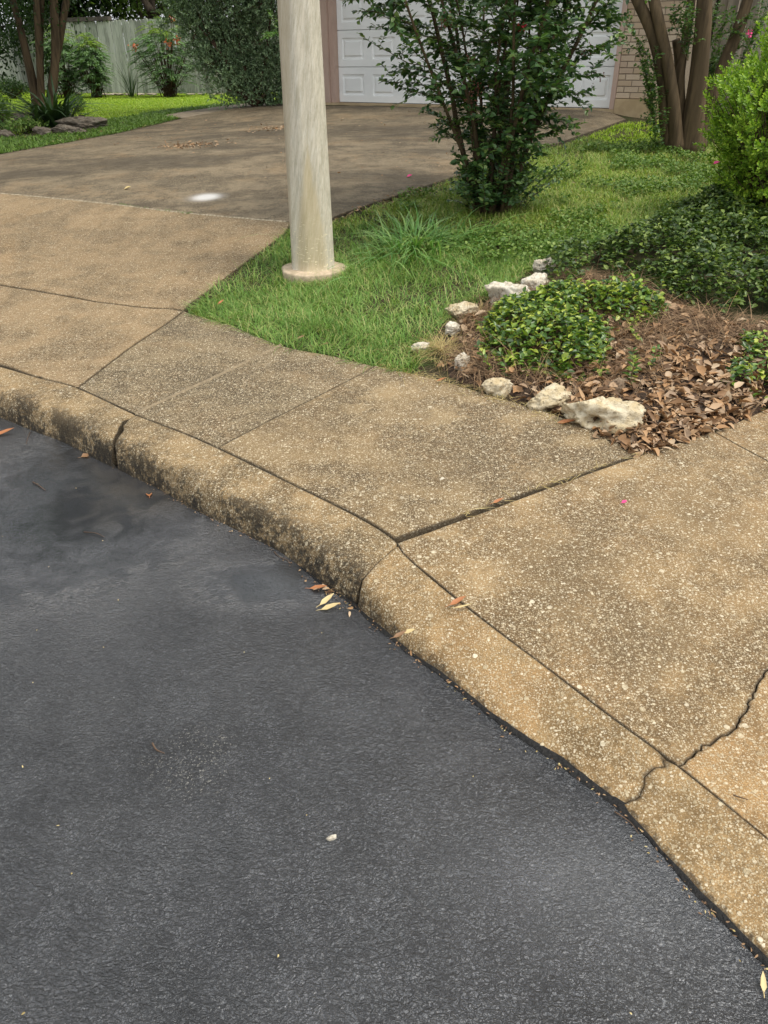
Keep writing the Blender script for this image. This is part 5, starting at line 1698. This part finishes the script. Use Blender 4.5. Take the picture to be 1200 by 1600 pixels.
tag(lit.build('dead_leaves', M_litter), 'brown fallen leaves heaped in the bed by the pavement corner', 'leaf litter', kind='stuff')
# bed of soil: a low heap under the plants
mn, mx = BED.min(0) - .05, BED.max(0) + .05
gx, gy = np.meshgrid(np.arange(mn[0], mx[0], .03), np.arange(mn[1], mx[1], .03))
q = np.stack([gx.ravel(), gy.ravel()], 1)
ins = pip(q, BED); ed = polydist(q, BED) * np.where(ins, 1, -1)
z = H(q[:, 0], q[:, 1]) - .02 + np.clip(ed / .15, -.2, 1) * .035 + (fbm(q[:, 0], q[:, 1], 7, 77) - .5) * .04 * ins - (~ins) * .05
nx = gx.shape[1]; i = np.arange(gx.shape[0] - 1)[:, None] * nx; j = np.arange(nx - 1)[None]
M_mulch = plain_mat('dark_mulch', (.09, .055, .034), (.03, .02, .013), 38, .95, 1.0, d=.03)
tag(MB().add(np.column_stack([q, z]), np.stack([i + j, i + j + 1, i + nx + j + 1, i + nx + j], -1).reshape(-1, 4)).build('bed_soil', M_mulch), kind='structure')
# dead stems, like pine straw
TH = GP([(720,500),(800,465),(900,430),(980,440),(1060,475),(1140,500),(1200,510),(1200,540),(1100,545),(1050,560),(1000,620),(940,630),(900,620),(850,600),(760,600),(715,590)])
q = scatter(TH, 6500, g)
q = q[g.random(len(q)) < np.clip(fbm(q[:, 0], q[:, 1], 3, 14) * 2.6 - .6, .1, 1)]
n = len(q)
blades(lit2 := MB(), np.column_stack([q, H(q[:, 0], q[:, 1]) + g.uniform(-.01, .05, n)]), np.column_stack([g.normal(0, 1, (n, 2)) + [.2, -.3], np.abs(g.normal(.25, .25, n))]), g.uniform(.07, .26, n), g.uniform(.0018, .0035, n), g.uniform(.1, .8, n), 4, g)
tag(lit2.build('dead_stems', M_thatch), 'thatch of thin brown dead stems between the green clumps of the bed', 'dead stems', kind='stuff')
# straw and trimmings along the pavement edge and in the joint
edge = np.vstack([C0, GP([(650, 588), (690, 597), (760, 618), (830, 640), (880, 662)])])
el = resample(edge, .0016)
el = el[g.random(len(el)) < .55]
n = len(el)
q = el + g.normal(0, .025, (n, 2))
jl = resample(np.vstack([K(8.9, 9.0, 2)[-1:], D0]), .006); jl = jl[(g.random(len(jl)) < .5)]
q2 = jl + g.normal(0, .009, jl.shape)
q = np.vstack([q, q2[len(q2) // 4:]]); n = len(q)
blades(lit3 := MB(), np.column_stack([q, H(q[:, 0], q[:, 1]) + .008]), np.column_stack([g.normal(0, 1, (n, 2)) + [.8, .3], g.normal(.1, .12, n)]), g.uniform(.02, .08, n), g.uniform(.0015, .003, n), .2, 3, g)
tag(lit3.build('grass_clippings', M_straw), 'dry grass clippings along the pavement edge and in the open joint', 'clippings', kind='stuff')
# crumbs of leaf and twig blown over the driveway and beside it
def crumbs(name, c, rx, ry, n, L, mat, label, cat):
    p = G(*c); q = p[:2] + g.normal(0, 1, (n, 2)) * [rx, ry]
    mb = leaves(MB(), np.column_stack([q, H(q[:, 0], q[:, 1]) + .006 + g.uniform(0, .012, n)]), np.column_stack([g.normal(0, 1, (n, 2)), g.normal(.05, .2, n)]), upness(n, .4, g), L * g.uniform(.5, 1.3, n), L * .35, 'lance', .2, .1)
    tag(mb.build(name, mat), label, cat, kind='stuff')
crumbs('leaf_debris', (297, 228), .22, .14, 170, .05, M_litter, 'brown heap of leaf debris on the driveway', 'leaf litter')
crumbs('leaf_debris', (433, 201), .20, .16, 110, .05, M_litter, 'leaf debris on the driveway just left of the pole', 'leaf litter')
crumbs('leaf_debris', (300, 210), 1.6, 1.2, 130, .04, M_litter, 'leaf scraps sprinkled over the driveway', 'leaf litter')
crumbs('leaf_debris', (600, 260), .8, .9, 60, .035, M_litter, 'leaf scraps on the driveway right of the pole', 'leaf litter')
q = resample(GP([(520, 346), (605, 317), (690, 288)]), .012); q = q + np.random.default_rng(4).normal(0, .06, q.shape); n = len(q)
tag(leaves(MB(), np.column_stack([q, H(q[:, 0], q[:, 1]) + .008]), np.column_stack([g.normal(0, 1, (n, 2)), g.normal(.1, .2, n)]), upness(n, .5, g), .035, .013, 'lance').build('leaf_debris', M_litter), 'dead leaf scraps along the driveway edge beside the long grass', 'leaf litter', kind='stuff')

# ---- single fallen leaves one could pick up
M_rust = leaf_mat('rust_leaf', [(.33, .12, .045), (.40, .17, .07)], .5, .1, .4)
M_tan_l = leaf_mat('tan_leaf', [(.50, .38, .17), (.58, .46, .24)], .5, .1, .4)
M_brown_l = leaf_mat('brown_leaf', [(.19, .105, .05), (.26, .15, .08)], .5, .1, .4)
def fallen(px, py, ang, lpx, mat, label, z=None, kind='lance', wr=.34, curl=-.25, cat='leaf', name='fallen_leaf', lift=.006, group='fallen leaves'):
    p = atz(px, py, ROAD_Z) if z == 'road' else G(px, py)
    p[2] += lift
    s = np.linalg.norm(p - CAM) / 1160
    L = lpx * s
    D = np.array([[math.cos(ang), math.sin(ang), .06]])
    mb = MB(); P0 = p - D[0] * L * .5
    leaves(mb, P0[None], D, np.array([[.1, -.12, 1.0]]), L, L * wr, kind, .22, curl)
    # stalk
    mb.tube(np.array([P0 - D[0] * L * .22, P0 - D[0] * L * .1 + [0, 0, .001], P0 + D[0] * L * .1]), .0011, 5)
    return tag(mb.build(name, mat, loc=p), label, cat, group)
fallen(8, 680, .3, 30, M_rust, 'reddish leaf on the wet road at the left edge of the picture', 'road')
fallen(138, 713, .5, 20, M_brown_l, 'curled brown leaf against the kerb by its broken joint', 'road', 'ovate', .6, .5)
fallen(233, 772, 1.9, 20, M_rust, 'orange leaf on the road close to the kerb', 'road', 'ovate', .5, .5)
fallen(498, 922, -.15, 30, M_rust, 'reddish leaf on the road just above the two tan leaves', 'road')
fallen(511, 943, .75, 30, M_tan_l, 'tan leaf standing up from the pair on the road', 'road', lift=.012)
fallen(517, 952, .2, 32, M_tan_l, 'tan leaf lying flat, the lower of the pair on the road', 'road')
fallen(715, 943, .45, 30, M_rust, 'rusty leaf lying over the joint between kerb and pavement')
fallen(724, 951, .0, 28, M_tan_l, 'thin tan leaf beside the rusty leaf on the pavement joint', wr=.16)
fallen(886, 664, -.2, 36, M_rust, 'orange-brown leaf on the pavement in front of the largest pale rock')
fallen(778, 786, .4, 20, M_rust, 'rusty leaf caught in the open joint between the pavement slabs')
fallen(470, 530, .5, 16, M_brown_l, 'brown leaf at the grass edge of the pavement, nearer the pole')
fallen(507, 541, .0, 16, M_brown_l, 'brown leaf at the grass edge, right of the other one')
fallen(347, 485, 1.0, 13, M_rust, 'small orange leaf in the grass near the pavement corner', lift=.05)
fallen(690, 600, .2, 16, M_rust, 'orange leaf on dry clippings at the corner of the bed', lift=.02)
fallen(640, 990, .2, 18, M_tan_l, 'pale tan scrap of leaf on the low kerb beside the road', wr=.5)
fallen(1190, 1538, 1.3, 24, M_tan_l, 'yellow leaf on the road at the right edge of the picture', 'road')
fallen(625, 995, .4, 24, M_brown_l, 'dark brown leaf scrap in the gutter by the low kerb')
fallen(975, 787, .3, 9, M_pink, 'tiny pink petal alone on the pavement', wr=.8, cat='petal', name='fallen_petal', group='fallen petals')
fallen(640, 277, .3, 8, M_pink, 'red petal on the driveway in front of the bush', wr=.9, cat='petal', name='fallen_petal', group='fallen petals')
fallen(1099, 356, .3, 9, M_pink, 'pink petal caught on the yellow-green bush', wr=.9, cat='petal', name='fallen_petal', group='fallen petals', lift=.45)
fallen(965, 385, .3, 10, M_pink, 'pink petal in the bed at the edge of the dark groundcover', wr=.9, cat='petal', name='fallen_petal', group='fallen petals', lift=.10)
fallen(200, 296, .3, 10, M_tan_l, 'pale scrap on the driveway left of the painted light dapple', wr=.8)

# ---- twigs and a pebble on the road
def twig(pts, r, label, z='road'):
    P = np.array([atz(x, y, ROAD_Z + .005) if z == 'road' else G(x, y) + [0, 0, .006] for x, y in pts])
    tag(MB().tube(smooth_curve(P, 10), np.linspace(r, r * .5, 10), 5).build('twig', M_twig, loc=P[0]), label, 'twig', 'twigs')
twig([(51, 753), (60, 758), (71, 766)], .0028, 'short dark twig on the road left of the puddle')
twig([(47, 675), (43, 685), (41, 694)], .0018, 'thin pale twig on the road near the kerb at the far left')
twig([(131, 831), (150, 833), (163, 839)], .002, 'thin twig on the road below the puddle')
twig([(238, 1161), (244, 1171), (257, 1177)], .0026, 'curved dark twig alone in the middle of the road')
twig([(428, 862), (437, 870), (452, 876)], .002, 'bent twig in the gutter by the kerb')
twig([(960, 1268), (985, 1285), (998, 1303)], .0018, 'pale thin stalk in the gutter below the cracked kerb', 'road')
twig([(1145, 1245), (1155, 1248), (1168, 1252)], .0022, 'dark short twig on the pavement at the right, below the crack', 'pav')
def pebble(px, py, wpx, mat, label, road=True, seed=1):
    b_ = atz(px, py, ROAD_Z) if road else G(px, py)
    rock(px, py, wpx, wpx * .6, seed, mat, label, .5, None, b_, 'pebble', I=ICO4)
pebble(517, 1310, 15, M_lime_w, 'white pebble alone on the wet road, low in the picture')
pebble(691, 934 - 185 + 0, 9, M_lime_w, 'pale pebble stuck on the pavement near the open joint', False, 2)
pebble(850, 1163, 12, M_lime, 'pale pebble at the foot of the low kerb', True, 3)

# ---- sand, crumbs and bits of leaf washed into the gutter
g = np.random.default_rng(202)
def gutter(i0, i1, n, spread, name, mat, L, label, cat, bias=0.0):
    ii = g.uniform(i0, i1, n); ii = i0 + (i1 - i0) * np.where(fbm(ii * 3, ii * 0, 1.2, 17) > .45, (ii - i0) / (i1 - i0), g.random(n))
    e = np.stack([np.interp(ii, KERB[:, 6], KERB[:, c]) for c in (3, 4)], 1); j = np.stack([np.interp(ii, KERB[:, 6], KERB[:, c]) for c in (0, 1)], 1)
    o = norm(e - j); q = e + o * (np.abs(g.normal(0, spread, n)) + bias)[:, None]
    mb = leaves(MB(), np.column_stack([q, ROAD_Z + .004 + g.uniform(0, .006, n)]), np.column_stack([g.normal(0, 1, (n, 2)), g.normal(.05, .25, n)]), upness(n, .5, g), L * g.uniform(.4, 1.5, n), L * g.uniform(.3, .7, n), 'ovate', .2, .15)
    tag(mb.build(name, mat), label, cat, kind='stuff')
gutter(4.0, 17, 220, .014, 'gutter_grit', M_thatch, .008, 'dark grit and crumbs lying in the gutter at the foot of the kerb', 'grit', .004)
gutter(8.0, 17, 45, .02, 'gutter_sand', M_straw, .007, 'pale crumbs of sand and straw in the gutter by the low kerb', 'grit', .006)
gutter(7.5, 12, 15, .02, 'gutter_scraps', M_litter, .022, 'scraps of leaf in the gutter where the kerb drops', 'leaf litter', .006)
# little pale scraps scattered over the road
n = 60
q = np.column_stack([g.uniform(-1.6, .6, n), g.uniform(.4, 3.2, n)]); q = q[pip(q, ROAD)]; n = len(q)
tag(leaves(MB(), np.column_stack([q, np.full(n, ROAD_Z + .006)]), np.column_stack([g.normal(0, 1, (n, 2)), g.normal(.05, .2, n)]), upness(n, .4, g), .006 * g.uniform(.4, 1.6, n), .004, 'ovate').build('road_specks', M_straw), 'tiny pale specks of grit scattered over the wet road', 'grit', kind='stuff')

# ---- grass sprouting in the driveway joint
g = np.random.default_rng(303)
q = resample(GP([(185, 319), (230, 326), (262, 330), (300, 334)]), .0022); q = q + g.normal(0, .012, q.shape); n = len(q)
q = q[g.random(n) < np.clip(fbm(q[:, 0], q[:, 1], 6, 3) * 3 - .9, 0, 1)]; n = len(q)
tag(blades(MB(), np.column_stack([q, H(q[:, 0], q[:, 1])]), np.column_stack([g.normal(0, .9, (n, 2)), np.ones(n)]), g.uniform(.01, .04, n), .004, .5, 3, g).build('joint_grass', M_grass_s), 'short grass sprouting in the joint between driveway and apron', 'grass', kind='stuff')
